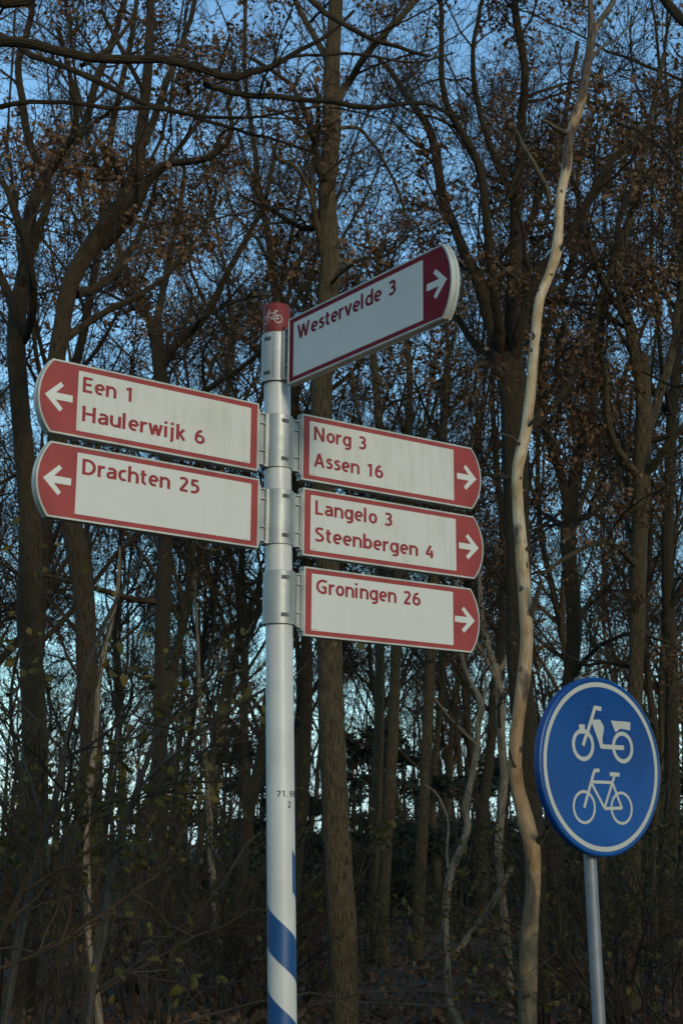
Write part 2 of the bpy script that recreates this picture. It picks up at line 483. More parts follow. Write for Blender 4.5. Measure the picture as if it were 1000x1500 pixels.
def spawn(rng, P, R, n, L, t0=.15, t1=1.0, ang=(35, 70), rr=.55, rmin=.002, segs=4, wig=.2, up=.05, taper=.25, lpow=.5, flat=0.0):
    """n side shoots on every one of the parents P (N,M,3)"""
    N_, M_ = R.shape
    n = int(n)
    t = rng.uniform(t0, t1, (N_, n)); t.sort(1)
    x = t * (M_ - 1); i = np.minimum(x.astype(int), M_ - 2); f = (x - i)[..., None]
    k = np.arange(N_)[:, None]
    pos = P[k, i] * (1 - f) + P[k, i + 1] * f
    tan = unit(P[k, i + 1] - P[k, i])
    rad = R[k, i] * (1 - f[..., 0]) + R[k, i + 1] * f[..., 0]
    pos, tan, rad, t = pos.reshape(-1, 3), tan.reshape(-1, 3), rad.ravel(), t.ravel()
    q = unit(np.cross(tan, rng.normal(size=tan.shape)))
    if flat: q[:, 2] *= (1 - flat); q = unit(q)
    a = np.radians(rng.uniform(ang[0], ang[1], len(t)))[:, None]
    d = unit(tan * np.cos(a) + q * np.sin(a))
    ln = L * (1 - lpow * (t - t0) / max(t1 - t0, .01)) * rng.uniform(.55, 1.25, len(t))
    if np.ndim(L): pass
    r0 = np.maximum(rad * rr * rng.uniform(.7, 1.1, len(t)), rmin)
    st = ln / segs
    pts = [pos]
    for j in range(segs):
        d = unit(d + rng.normal(0, wig, d.shape) + np.array([0, 0, up]))
        pts.append(pts[-1] + d * st[:, None])
    Pn = np.stack(pts, 1)
    tt = np.linspace(0, 1, segs + 1)[None, :]
    Rn = np.maximum(r0[:, None] * (1 - (1 - taper) * tt), rmin * .8)
    return Pn, Rn

LEAF = np.array([(0, 0, 0), (.22, .30, .05), (.38, .72, .12), (0, 1.05, .02), (-.38, .66, .12), (-.24, .28, .05), (0, .5, -.04)])
LEAF_F = np.array([(0, 1, 6), (1, 2, 6), (2, 3, 6), (3, 4, 6), (4, 5, 6), (5, 0, 6)])
def leaves(rng, pos, size, droop=.3, shape=LEAF, faces=LEAF_F):
    n = len(pos)
    d = rng.normal(size=(n, 3)); d[:, 2] -= droop * 2; d = unit(d)
    s = unit(np.cross(d, rng.normal(size=(n, 3)))); w = np.cross(s, d)
    sz = size * rng.uniform(.5, 1.25, n)
    sh = shape[None] * rng.uniform(.6, 1.3, (n, 1, 3)); sh[..., 2] *= rng.uniform(-3.5, 3.5, (n, 1))
    V = pos[:, None, :] + sz[:, None, None] * (sh[..., 0:1] * s[:, None] + sh[..., 1:2] * d[:, None] + sh[..., 2:3] * w[:, None])
    Fq = faces[None] + (np.arange(n) * len(shape))[:, None, None]
    return V.reshape(-1, 3), Fq.reshape(-1, 3)

def tips(rng, P, n, clump=0, spread=.06):
    N_, M_ = P.shape[:2]
    if clump:
        win = rng.integers(0, N_, max(3, N_ // 90)); c = (win[rng.integers(0, len(win), max(1, n // clump))] + rng.integers(0, 34, max(1, n // clump))) % N_; j = rng.uniform(.3, 1, len(c)) * (M_ - 1)
        i = np.minimum(j.astype(int), M_ - 2); f = (j - i)[:, None]
        base = P[c, i] * (1 - f) + P[c, i + 1] * f
        return np.repeat(base, clump, 0) + rng.normal(0, spread, (len(c) * clump, 3))
    c = rng.integers(0, N_, n); j = rng.uniform(.2, 1, n) * (M_ - 1)
    i = np.minimum(j.astype(int), M_ - 2); f = (j - i)[:, None]
    return P[c, i] * (1 - f) + P[c, i + 1] * f

def join(parts):
    V, Fq, o = [], [], 0
    for v, f in parts:
        V.append(v); Fq.append(f + o); o += len(v)
    return np.vstack(V), np.vstack(Fq)

def dress(rng, root, lines, mats, dens, leafn, leaf='leaf_oak', lsize=.09, clump=5, sub_l=1.7, base=None, ntw=(9, 7, 5), rmin=.0028, up=.05, wig=.24, tmin=.1):
    """side branches, twigs and leaves on the given limb lines [(P (M,3), R (M))]; coordinates relative to base"""
    tw = []; brs = []; T3 = []
    for P, R, dmul in lines:
        if dmul <= 0: continue
        Ln = np.linalg.norm(np.diff(P, axis=0), axis=1).sum()
        n1 = max(2, int(Ln * dens * dmul))
        b, br = spawn(rng, P[None], R[None], n1, sub_l, tmin, 1.0, (30, 75), .5, .006, 6, wig, up, .3, .45)
        brs.append((b, br))
        c, crr = spawn(rng, b, br, ntw[0], sub_l * .50, .12, 1.0, (30, 65), .55, rmin * 1.3, 4, wig, up, .4)
        v, f, _ = tubes(c, crr, 3); tw.append((v, f))
        e, er = spawn(rng, c, crr, ntw[1], sub_l * .22, .15, 1.0, (30, 65), .6, rmin, 3, wig, up * .6, .5)
        v, f, _ = tubes(e, er, 3); tw.append((v, f)); T3.append(e)
    if not tw: return
    b = np.vstack([x for x, _ in brs]); br = np.vstack([x for _, x in brs])
    for i in range(len(b)):
        v, f, _ = tubes(b[i:i+1], br[i:i+1], 5)
        obj('branch', mesh_np('branch', v, f, smooth=True), mats[1], root)
    V, Fq = join(tw)
    tag(obj('twigs', mesh_np('twigs', V, Fq), mats[1], root), kind='stuff')
    if leafn:
        T3 = np.vstack(T3)
        if leaf == 'leaf_oak': leafn = int(leafn * 1.05); lsize *= .64
        V, Fq = leaves(rng, tips(rng, T3, leafn, clump), lsize)
        tag(obj('dry_leaves' if leaf == 'leaf_oak' else 'leaves', mesh_np('leaves', V, Fq), M[leaf], root), kind='stuff')

def hero(name, label, D, trunk, limbs=(), mat='oak', tmat='twig', seed=1, dens=2.2, leafn=1200, leaf='leaf_oak', sub_l=1.7, K=20,
         rough=.05, step=.10, to_ground=True, cat='tree', group=None, flare=1.35, trunk_d=0.3, ntw=(9, 7), lsize=.085, rmin=.0028, cells=(10, 2.0),
         limbname='limb', wig=.24, up=.05, zig=0.0, clump=5, wmul=1.0):
    """trunk [(x, y, width_px[, dD])] in photo pixels, top to bottom or the reverse; limbs a list of the same"""
    rng = np.random.default_rng(seed)
    def conv(l):
        P = [at(q[0], q[1], D + (q[3] if len(q) > 3 else 0)) for q in l]
        R = [q[2] * pxm(D) * .5 * wmul for q in l]
        if P[0][2] > P[-1][2] and l is trunk: P.reverse(); R.reverse()
        return P, R
    P, R = conv(trunk)
    if to_ground:
        b = P[0] + (P[0] - P[1]) * 0
        z = ground_z(b[0], b[1])
        if b[2] > z + .05:
            dr = (P[0] - P[1]); dr = dr / max(abs(dr[2]), .01)
            h = b[2] - z
            if h > .6:
                P.insert(0, np.array([b[0] + dr[0] * h * .25, b[1] + dr[1] * h * .25, z + .25])); R.insert(0, R[0] * 1.06)
            b = P[0]
            P.insert(0, np.array([b[0], b[1], z - .12])); R.insert(0, R[0] * flare)
        else:
            P[0] = np.array([b[0], b[1], min(b[2], z - .08)])
    base = P[0].copy(); base[2] = max(base[2], 0)
    root = empty(name, base)
    tag(root, label, cat, group)
    tp, tr = catmull(np.array(P) - base, R, step)
    if zig: tp[1:-1] += rng.normal(0, zig, tp[1:-1].shape)
    v, f, uv = tubes(tp[None], tr[None], K, True, rough, rng, cells)
    # close the top
    me = mesh_np('trunk', v, f, uv, smooth=True)
    obj('trunk', me, M[mat], root)
    lines = [(tp, tr, trunk_d)]
    if trunk_d > 0:
        m0 = int(len(tp) * .45); lines = [(tp[m0:], tr[m0:], trunk_d)]
    for l in limbs:
        lp, lr = conv(l)
        lp, lr = catmull(np.array(lp) - base, lr, max(.12, step))
        lp[1:] += np.cumsum(rng.normal(0, .012, lp[1:].shape), 0) * .6
        v, f, uv = tubes(lp[None], lr[None], 10 if lr[0] > .03 else 7, True, rough, rng, (6, 2))
        obj(limbname, mesh_np('limb', v, f, uv, smooth=True), M[mat], root)
        lines.append((lp, lr, 1.0))
    if dens > 0:
        dress(rng, root, lines, (M[mat], M[tmat]), dens, leafn, leaf, lsize, clump, sub_l, ntw=ntw, rmin=rmin, wig=wig, up=up)
    return root

# --- the trees one can tell apart -------------------------------------------------
# middle oak right behind the fingerpost
hero('oak_tree', 'straight furrowed oak trunk rising right behind the fingerpost', 12.0,
     [(505, 1500, 35), (504, 1430, 37), (500, 1350, 42), (495, 1270, 40), (491, 1200, 38), (487, 1100, 38), (483, 1000, 37), (478, 800, 35), (471, 600, 33), (475, 480, 32), (484, 395, 32), (479, 290, 29), (484, 220, 29), (485, 130, 26), (488, 60, 24), (492, 0, 23), (500, -150, 20), (505, -300, 14)],
     [[(494, 148, 13), (510, 118, 12), (535, 78, 11, -.3), (570, 38, 11, -.5), (600, 2, 10, -.6), (640, -70, 7, -.7)],
      [(470, 375, 9), (462, 330, 9, -.2), (450, 275, 8, -.4), (430, 245, 7, -.5), (405, 238, 6, -.6), (398, 225, 4, -.7)],
      [(482, 90, 12), (440, 20, 10, .4), (405, -80, 8, .8)],
      [(480, 420, 6), (520, 380, 5, -.5), (560, 372, 4, -.8), (600, 340, 3, -1)],
      [(476, 470, 6), (520, 490, 5, .5), (590, 470, 4, .9), (640, 430, 3, 1.2)],
      [(474, 520, 6), (440, 430, 5, .5), (390, 370, 4, .8)],
      [(484, 190, 7), (530, 190, 6, .4), (570, 250, 5, .6), (600, 330, 4, .9)]],
     seed=3, K=44, step=.05, rough=.035, cells=(22, 5), dens=1.3, leafn=2000, sub_l=1.5, trunk_d=.9, flare=1.25, ntw=(8, 6))

# bare barkless trunk
hero('dead_tree', 'pale dead trunk without bark, curving up left of the round blue sign', 9.0,
     [(772, 1500, 27), (772, 1450, 27), (774, 1390, 26), (776, 1350, 25), (780, 1300, 22), (780, 1250, 23), (769, 1200, 25), (757, 1150, 20), (754, 1100, 19), (759, 1050, 18), (767, 990, 20), (771, 940, 18), (770, 900, 19), (763, 800, 18.5), (758, 740, 17), (757, 695, 16), (763, 662, 18), (770, 630, 17), (777, 570, 16), (783, 500, 15.5), (790, 440, 16), (805, 400, 15), (814, 370, 18), (818, 330, 15), (820, 290, 15.5), (829, 245, 16.5), (834, 200, 15), (850, 150, 15.5), (859, 100, 15), (866, 50, 14), (864, 0, 9), (868, -70, 7)],
     [[(864, 55, 12), (880, 28, 11, .1), (897, 3, 10, .2), (925, -60, 8, .3)],
      [(806, 300, 9), (800, 270, 9, -.1), (785, 235, 7, -.2), (770, 210, 6, -.2), (765, 190, 3, -.2)],
      [(832, 195, 9), (815, 190, 8, -.1), (800, 182, 6, -.15), (792, 178, 3, -.2)],
      [(775, 905, 11), (784, 880, 9, -.1), (790, 852, 6, -.15), (786, 846, 3, -.2)],
      [(786, 1235, 12), (794, 1222, 9, -.12), (798, 1214, 7, -.2)],
      [(770, 628, 6), (782, 610, 5, -.1), (790, 596, 3, -.15)], [(812, 372, 7), (824, 362, 6, -.05), (828, 352, 4, -.1)], [(765, 655, 6), (750, 640, 4, -.1), (735, 636, 2.5, -.2)],
      [(757, 1130, 6), (746, 1112, 4, -.1), (741, 1104, 3, -.15)], [(860, 95, 6), (875, 70, 5, .1), (905, 50, 3, .3), (935, 10, 2, .5)]],
     mat='dead', seed=8, K=36, step=.04, rough=.05, cells=(8, 5), dens=0, trunk_d=0, flare=1.2, limbname='branch_stub')
def knots():
    dt = bpy.data.objects['dead_tree']; b = np.array(dt.location)
    rng = np.random.default_rng(5)
    m = plain('dark_knot_wood', (.070, .045, .028), .8, dirt=.5)
    for x, y, w, h in [(767, 794, 3.2, 6), (771, 804, 4, 6), (771, 828, 3, 7), (763, 862, 4.5, 7), (773, 898, 4.5, 6), (763, 980, 5, 6), (761, 1038, 3, 5), (781, 492, 4, 10), (778, 512, 3, 5), (788, 424, 3, 3), (807, 402, 4, 3), (822, 280, 3, 5),
                       (762, 1098, 3, 8), (768, 1240, 4, 12), (778, 1290, 5, 10), (774, 1335, 4, 14), (780, 1372, 4, 9), (777, 1420, 5, 12), (832, 222, 4, 4), (768, 575, 2, 4), (762, 700, 2.5, 4)]:
        c = at(x, y, 9.0 - pxm(9) * 8.0) - b
        mb = MB(); mb.revolve([(0, .1), (.35, .25), (.62, .62), (.85, .60), (1.05, 0), (1.1, -1.2)], 12)
        me = mb.mesh('knot', True); k = pxm(9)
        for v in me.vertices:
            q = v.co.copy(); f = 1 + .18 * math.sin(3 * math.atan2(q.y, q.x) + x)
            v.co = (c[0] + q.x * w * .62 * k * f, c[1] - q.z * w * .45 * k, c[2] + q.y * h * .6 * k * f)
        obj('knot', me, m, dt)
knots()

# forked dark oak behind the dead trunk
hero('oak_tree', 'dark many-forked oak right behind the pale dead trunk', 13.5,
     [(786, 1500, 34), (782, 1380, 35), (778, 1250, 36), (770, 1100, 36), (760, 960, 37), (757, 800, 37), (754, 680, 38), (751, 590, 40), (748, 520, 38)],
     [[(744, 590, 24), (726, 500, 22), (704, 420, 19), (670, 350, 16), (648, 290, 17, .3), (630, 200, 15, .5), (590, 130, 10, .8), (560, 90, 8, 1)],
      [(750, 540, 28), (750, 440, 23), (752, 360, 19), (754, 290, 17), (758, 210, 15), (766, 120, 12, -.4), (755, 40, 12, -.6), (745, -60, 9, -.8)],
      [(752, 540, 20), (765, 470, 17, -.3), (790, 400, 14, -.5), (850, 320, 12, -.8), (900, 230, 10, -1), (960, 170, 8, -1)],
      [(735, 520, 18), (722, 440, 16, -.4), (705, 330, 14, -.8), (690, 240, 12, -1), (650, 150, 9, -1.3), (640, 60, 8, -1.4), (640, -60, 6, -1.5)],
      [(740, 540, 16), (690, 500, 12, .3), (650, 450, 9, .6), (600, 440, 6, 1)],
      [(757, 380, 14), (775, 330, 12, .4), (800, 260, 11, .8), (830, 180, 10, 1.1), (850, 60, 8, 1.4)],
      [(754, 300, 12), (730, 240, 11, -.3), (700, 170, 9, -.5), (690, 80, 7, -.8), (710, -20, 6, -1)],
      [(756, 640, 14), (800, 600, 12, .3), (850, 520, 10, .8), (880, 420, 9, 1.2), (905, 330, 7, 1.5)],
      [(752, 700, 8), (700, 690, 6, -.6), (640, 640, 4, -1), (600, 560, 3, -1.4)]],
     mat='oak_dark', seed=12, K=24, step=.12, rough=.07, dens=2.0, leafn=7000, sub_l=1.7, trunk_d=0, ntw=(8, 6))

hero('oak_tree', 'oak with a double-forked crown above the round blue sign, left of the right-hand trunk', 16.0,
     [(822, 1500, 29), (818, 1370, 28), (811, 1230, 29), (820, 1100, 25), (836, 980, 22), (840, 900, 22), (832, 800, 23), (835, 740, 25)],
     [[(835, 745, 22), (840, 690, 22), (852, 640, 20), (862, 590, 17), (868, 520, 13, .3), (880, 430, 11, .5), (900, 340, 9, .8), (930, 250, 7, 1)],
      [(833, 740, 16), (818, 690, 15), (800, 640, 13, -.3), (790, 570, 11, -.5), (800, 480, 9, -.9), (830, 400, 8, -1.1), (860, 300, 6, -1.2)],
      [(858, 610, 12), (830, 590, 10, -.3), (815, 540, 8, -.6), (825, 470, 7, -.8)],
      [(835, 770, 12), (880, 740, 10, .4), (910, 680, 8, .8), (940, 600, 7, 1)]],
     mat='oak_dark', seed=17, K=20, dens=1.9, leafn=5000, sub_l=1.8, trunk_d=.4, ntw=(8, 6))

hero('oak_tree', 'tall straight oak rising behind the right edge of the round blue sign', 15.0,
     [(925, 1500, 26), (925, 1350, 25), (926, 1200, 24), (928, 1050, 23), (932, 940, 22), (934, 840, 24), (938, 740, 25), (940, 660, 27), (942, 600, 24), (940, 520, 20)],
     [[(942, 610, 20), (930, 540, 18), (915, 470, 15), (905, 400, 13, .3), (925, 310, 11, .6), (950, 200, 9, .9), (970, 80, 7, 1.2)],
      [(940, 640, 16), (965, 580, 15, .2), (985, 500, 12, .4), (1000, 420, 10, .5), (1040, 300, 8, .7)],
      [(935, 700, 14), (905, 660, 12, -.3), (890, 610, 10, -.6), (885, 540, 8, -.9), (860, 480, 6, -1.2)],
      [(932, 830, 10), (895, 800, 8, -.5), (840, 810, 7, -1), (790, 845, 5, -1.3)],
      [(940, 700, 12), (980, 650, 10, -.4), (1030, 600, 8, -.6)],
      [(925, 480, 10), (880, 400, 8, -.6), (850, 300, 7, -1), (870, 180, 6, -1.2)]],
     mat='oak', seed=21, K=22, dens=2.0, leafn=6500, sub_l=1.8, trunk_d=.6, ntw=(8, 6))

# the curving tree of the upper left
hero('oak_tree', 'leaning oak at upper left, its thick trunk bending right then upright', 12.5,
     [(130, 1500, 31), (132, 1380, 30), (130, 1250, 30), (135, 1120, 30), (128, 980, 30), (122, 860, 31), (100, 740, 33), (85, 640, 28), (80, 560, 28), (91, 480, 27), (106, 410, 28), (138, 355, 30), (172, 310, 31), (196, 262, 25), (206, 205, 19), (212, 150, 17), (218, 80, 15), (222, -20, 13), (230, -120, 12)],
     [[(150, 362, 18), (195, 318, 18, -.2), (218, 275, 16, -.3), (246, 247, 12, -.4), (290, 243, 11, -.5), (325, 230, 10, -.6), (348, 195, 8, -.7), (340, 160, 7, -.7), (355, 130, 5, -.8)],
      [(110, 430, 18), (140, 420, 15, .3), (180, 380, 12, .6), (215, 320, 9, 1), (235, 250, 7, 1.2)],
      [(185, 280, 12), (165, 235, 10, -.3), (150, 225, 5, -.4)],
      [(210, 210, 14), (235, 150, 12, .3), (255, 90, 11, .6), (280, 20, 9, .9), (300, -80, 7, 1)],
      [(90, 500, 14), (140, 470, 12, .3), (230, 420, 9, .7), (300, 340, 7, 1.1), (330, 260, 5, 1.3)],
      [(225, 262, 9), (260, 220, 8, .3), (300, 150, 7, .5), (330, 60, 5, .8)],
      [(213, 140, 9), (180, 80, 8, -.3), (150, 20, 6, -.5)]],
     mat='oak_dark', seed=31, K=30, step=.08, rough=.05, cells=(14, 3), dens=1.6, leafn=3400, sub_l=1.5, trunk_d=.3, ntw=(8, 6))

hero('oak_tree', 'dark oak at the left edge forking above the upper left panels', 14.0,
     [(30, 1500, 38), (40, 1380, 38), (50, 1250, 37), (52, 1120, 36), (48, 1000, 34), (42, 900, 34), (46, 800, 36), (40, 700, 30), (30, 600, 29), (24, 500, 28), (28, 430, 28)],
     [[(27, 440, 22), (34, 370, 21), (40, 300, 20), (62, 250, 18), (92, 215, 16, .2), (120, 170, 13, .4), (140, 100, 13, .6), (175, 10, 10, .8), (200, -80, 8, 1)],
      [(30, 420, 16), (55, 350, 14, -.3), (75, 280, 11, -.4), (45, 200, 13, -.5), (32, 110, 11, -.6), (50, 20, 9, -.8), (60, -80, 8, -.8)],
      [(22, 460, 15), (0, 400, 14, .2), (-25, 330, 12, .4), (-40, 200, 12, .6)],
      [(35, 500, 14), (50, 440, 14, -.5), (45, 380, 13, -.8), (30, 320, 12, -1), (5, 270, 9, -1.1)],
      [(80, 240, 12), (110, 190, 10, -.4), (105, 120, 8, -.7), (80, 40, 7, -1)],
      [(45, 760, 9), (100, 700, 7, .5), (160, 640, 5, .8)]],
     mat='oak_dark', seed=37, K=24, dens=1.5, leafn=3200, sub_l=1.7, trunk_d=0, ntw=(8, 6))

hero('oak_tree', 'slim twin-forked oak seen above the left panels in the gap before the fingerpost', 19.0,
     [(240, 1460, 22), (236, 1300, 22), (234, 1150, 22), (236, 1000, 22), (240, 860, 22), (245, 720, 22), (240, 600, 22), (232, 520, 22), (228, 470, 20)],
     [[(230, 520, 14), (215, 450, 13), (190, 400, 10, .3), (170, 330, 8, .6), (165, 250, 6, .8)],
      [(232, 540, 18), (262, 500, 14, -.2), (300, 460, 12, -.4), (340, 380, 10, -.6), (380, 300, 8, -.8), (400, 200, 6, -1)],
      [(228, 480, 12), (245, 400, 10, .3), (265, 320, 8, .4), (270, 230, 6, .6)],
      [(240, 640, 12), (290, 580, 10, -.3), (350, 540, 8, -.5), (400, 500, 6, -.8)]],
     mat='oak_dark', seed=41, K=18, dens=1.6, leafn=2600, sub_l=2.1, trunk_d=.5, ntw=(8, 6), rmin=.0035)

hero('oak_tree', 'pair-stemmed oak standing between fingerpost and dead trunk, thinner stem', 21.0,
     [(548, 1440, 15), (548, 1300, 15), (552, 1150, 15), (556, 1000, 15), (556, 850, 14), (560, 700, 13), (550, 560, 12), (545, 450, 9), (560, 350, 6)],
     [[(557, 900, 8), (590, 780, 7, .4), (620, 640, 6, .8), (640, 520, 5, 1)],
      [(558, 760, 7), (530, 640, 6, -.4), (510, 540, 5, -.6)]],
     mat='oak', seed=43, K=14, dens=1.0, leafn=900, sub_l=2.0, trunk_d=1, ntw=(8, 6), rmin=.0035)
hero('oak_tree', 'pair-stemmed oak standing between fingerpost and dead trunk, stouter stem', 20.5,
     [(562, 1445, 18), (562, 1300, 17), (572, 1150, 16), (578, 1000, 16), (582, 850, 15), (590, 700, 14), (600, 580, 11), (595, 480, 8)],
     [[(580, 930, 8), (560, 820, 7, .4), (540, 700, 6, .8)],
      [(590, 740, 9), (620, 640, 7, -.4), (660, 520, 5, -.7), (680, 400, 4, -1)]],
     mat='oak', seed=44, K=14, dens=1.0, leafn=900, sub_l=2.0, trunk_d=1, ntw=(8, 6), rmin=.0035)
hero('oak_tree', 'straight slim trunk right of the paired stems and left of the birch', 22.0,
     [(610, 1420, 18), (614, 1300, 17), (622, 1150, 16), (628, 1020, 16), (632, 900, 15), (640, 760, 13), (650, 620, 11), (655, 500, 8), (640, 400, 6)],
     [[(628, 960, 8), (600, 860, 7, .4), (585, 760, 5, .7)], [(638, 800, 8), (670, 700, 6, -.5), (700, 600, 5, -.9)]],
     mat='oak', seed=46, K=14, dens=1.0, leafn=900, sub_l=2.0, trunk_d=1, ntw=(8, 6), rmin=.0035)

# birch and the crossing stems
hero('birch_tree', 'thin crooked birch with a pale stem bending right below the Groningen panel', 12.5,
     [(672, 1500, 12), (658, 1470, 12), (655, 1420, 11), (652, 1360, 11), (655, 1300, 12), (664, 1268, 11), (676, 1240, 11), (685, 1208, 11), (681, 1184, 10), (690, 1142, 9), (698, 1098, 9), (700, 1060, 9), (705, 1038, 10), (697, 1012, 8), (686, 994, 7), (676, 960, 6), (668, 900, 5), (675, 800, 3)],
     [[(698, 1092, 6), (680, 1076, 5, -.1), (660, 1056, 4, -.2), (640, 1025, 3, -.3)],
      [(656, 1272, 5), (655, 1240, 4, .1), (656, 1200, 4, .2), (645, 1172, 4, .2), (622, 1150, 3, .2)],
      [(705, 1036, 5), (712, 1000, 4, .1), (705, 960, 3, .2)]],
     mat='birch', tmat='twig_grey', seed=51, K=14, step=.06, rough=.04, dens=1.6, leafn=160, sub_l=.8, trunk_d=.5, flare=1.5, ntw=(5, 4), rmin=.002, lsize=.06, clump=2)
hero('birch_tree', 'slim pale tree leaning behind the dead trunk with a branch wedged across it', 15.0,
     [(745, 1425, 11), (742, 1380, 11), (736, 1320, 11), (730, 1260, 12), (732, 1200, 12), (738, 1140, 12), (734, 1090, 12), (732, 1040, 13), (727, 985, 12), (715, 950, 9), (705, 900, 8), (700, 820, 6)],
     [[(730, 982, 9), (745, 958, 8, .1), (755, 900, 7, .2), (775, 800, 5, .3)], [(728, 1000, 6), (700, 940, 5, -.2), (660, 880, 3, -.4)]],
     mat='birch', tmat='twig_grey', seed=52, K=14, step=.08, dens=1.2, leafn=200, sub_l=1.1, trunk_d=.3, ntw=(6, 5))
hero('fallen_branch', 'broken pale branch propped slantwise between the birch and the slim leaning tree', 14.2,
     [(662, 1405, 8), (680, 1380, 9), (705, 1345, 9), (722, 1322, 10), (736, 1295, 9), (750, 1268, 8)], [],
     mat='birch', seed=53, K=10, step=.08, dens=0, to_ground=False, cat='branch', trunk_d=0)
hero('dead_sapling', 'narrow orange-brown dead stem with peeling bark at lower left', 10.5,
     [(146, 1500, 12), (138, 1440, 11), (130, 1380, 10), (128, 1300, 11), (126, 1230, 11), (131, 1160, 10), (138, 1100, 9), (142, 1050, 8), (146, 1000, 8), (152, 960, 8), (166, 900, 6), (174, 850, 5), (176, 800, 3)],
     [], mat='birch', seed=54, K=12, step=.06, rough=.09, dens=0, trunk_d=0, cat='tree')
# grey shrub-like stems leaning in from the left foreground
hero('young_tree', 'smooth grey stem slanting up right across the lower left corner', 8.0,
     [(6, 1500, 14), (24, 1400, 13), (42, 1320, 12), (66, 1230, 11), (86, 1150, 10), (102, 1070, 9), (120, 1000, 8), (146, 930, 7), (176, 870, 5), (215, 800, 3)],
     [[(70, 1215, 5), (40, 1150, 4, .1), (20, 1060, 3, .2)], [(95, 1110, 5), (150, 1080, 4, -.2), (210, 1040, 2.5, -.3)]],
     mat='beech', tmat='twig_grey', seed=61, K=12, dens=2.6, leafn=110, leaf='leaf_green', sub_l=.9, trunk_d=1, ntw=(5, 4), rmin=.0016, lsize=.06, clump=2, rough=.02)
hero('young_tree', 'smooth grey stem with raking side branches left of the fingerpost', 7.6,
     [(128, 1500, 15), (138, 1430, 14), (150, 1370, 13), (162, 1290, 12), (178, 1220, 11), (192, 1180, 9), (214, 1120, 8), (232, 1070, 7), (262, 1040, 5), (300, 1000, 4), (350, 940, 3)],
     [[(138, 1455, 6), (180, 1430, 5, -.1), (230, 1385, 5, -.2), (290, 1340, 4, -.3), (330, 1290, 3.5, -.35), (365, 1235, 3, -.4), (385, 1222, 2, -.4)],
      [(176, 1230, 6), (190, 1190, 5, .1), (210, 1150, 5, .2), (250, 1110, 4, .3)],
      [(152, 1360, 5), (120, 1300, 4, .2), (105, 1240, 3.5, .3), (100, 1160, 3, .3)],
      [(220, 1140, 5), (280, 1080, 5, -.2), (340, 1035, 4, -.3), (388, 1010, 3, -.4), (430, 960, 2, -.5)]],
     mat='beech', tmat='twig_grey', seed=62, K=12, dens=2.6, leafn=150, leaf='leaf_green', sub_l=.9, trunk_d=1, ntw=(5, 4), rmin=.0016, lsize=.065, clump=2, rough=.02)
hero('young_tree', 'crooked dark sapling arching across the lower left, forking low', 9.0,
     [(82, 1500, 9), (84, 1450, 8), (86, 1400, 8), (95, 1372, 8), (120, 1350, 7), (150, 1335, 6), (190, 1310, 5), (240, 1270, 5), (270, 1210, 4), (300, 1130, 3)],
     [[(90, 1385, 6), (85, 1330, 5, .1), (62, 1300, 5, .2), (45, 1260, 4, .3)], [(100, 1365, 6), (112, 1300, 5, -.1), (120, 1240, 4, -.2), (118, 1150, 3, -.2)]],
     mat='oak_dark', tmat='twig', seed=63, K=10, dens=3, leafn=240, leaf='leaf_green', sub_l=.9, trunk_d=1.2, ntw=(5, 4), rmin=.0016, lsize=.06, clump=2, rough=.03)
hero('birch_tree', 'thin whitish birch forking left of the fingerpost pole', 15.5,
     [(325, 1480, 11), (322, 1400, 10), (316, 1330, 10), (312, 1290, 10), (308, 1240, 8), (305, 1180, 8), (300, 1100, 7), (292, 1020, 6), (290, 940, 5), (285, 850, 4)],
     [[(309, 1250, 6), (308, 1200, 6, .1), (310, 1160, 5, .2), (318, 1120, 4, .3)]],
     mat='birch', tmat='twig_grey', seed=64, K=12, dens=1.6, leafn=120, sub_l=1.0, trunk_d=.6, ntw=(5, 4), clump=2)

hero('young_tree', 'dark sapling whose thin branches rake up to the right past the fingerpost', 6.6,
     [(-40, 1500, 12), (-20, 1420, 10), (10, 1350, 9), (40, 1290, 7), (60, 1230, 5), (65, 1150, 3)],
     [[(-22, 1425, 6), (60, 1400, 5, .1), (150, 1350, 5, .2), (230, 1290, 4, .3), (300, 1235, 3, .4), (352, 1180, 2.5, .5)],
      [(30, 1310, 6), (100, 1262, 5, -.1), (170, 1215, 4.5, -.1), (240, 1150, 4, 0), (310, 1085, 3.5, .1), (385, 1012, 3, .2), (430, 975, 2, .3)],
      [(10, 1350, 5), (80, 1290, 4, .2), (120, 1200, 3.5, .3), (190, 1110, 3, .4), (290, 1060, 2.5, .5), (370, 1040, 2, .6)],
      [(50, 1255, 4), (90, 1170, 4, .2), (110, 1080, 3, .3), (135, 990, 3, .4), (170, 905, 2, .5)]],
     mat='oak_dark', tmat='twig', seed=66, K=10, dens=2.6, leafn=150, leaf='leaf_green', sub_l=.7, trunk_d=1, ntw=(5, 4), rmin=.0013, lsize=.05, clump=2, rough=.02)
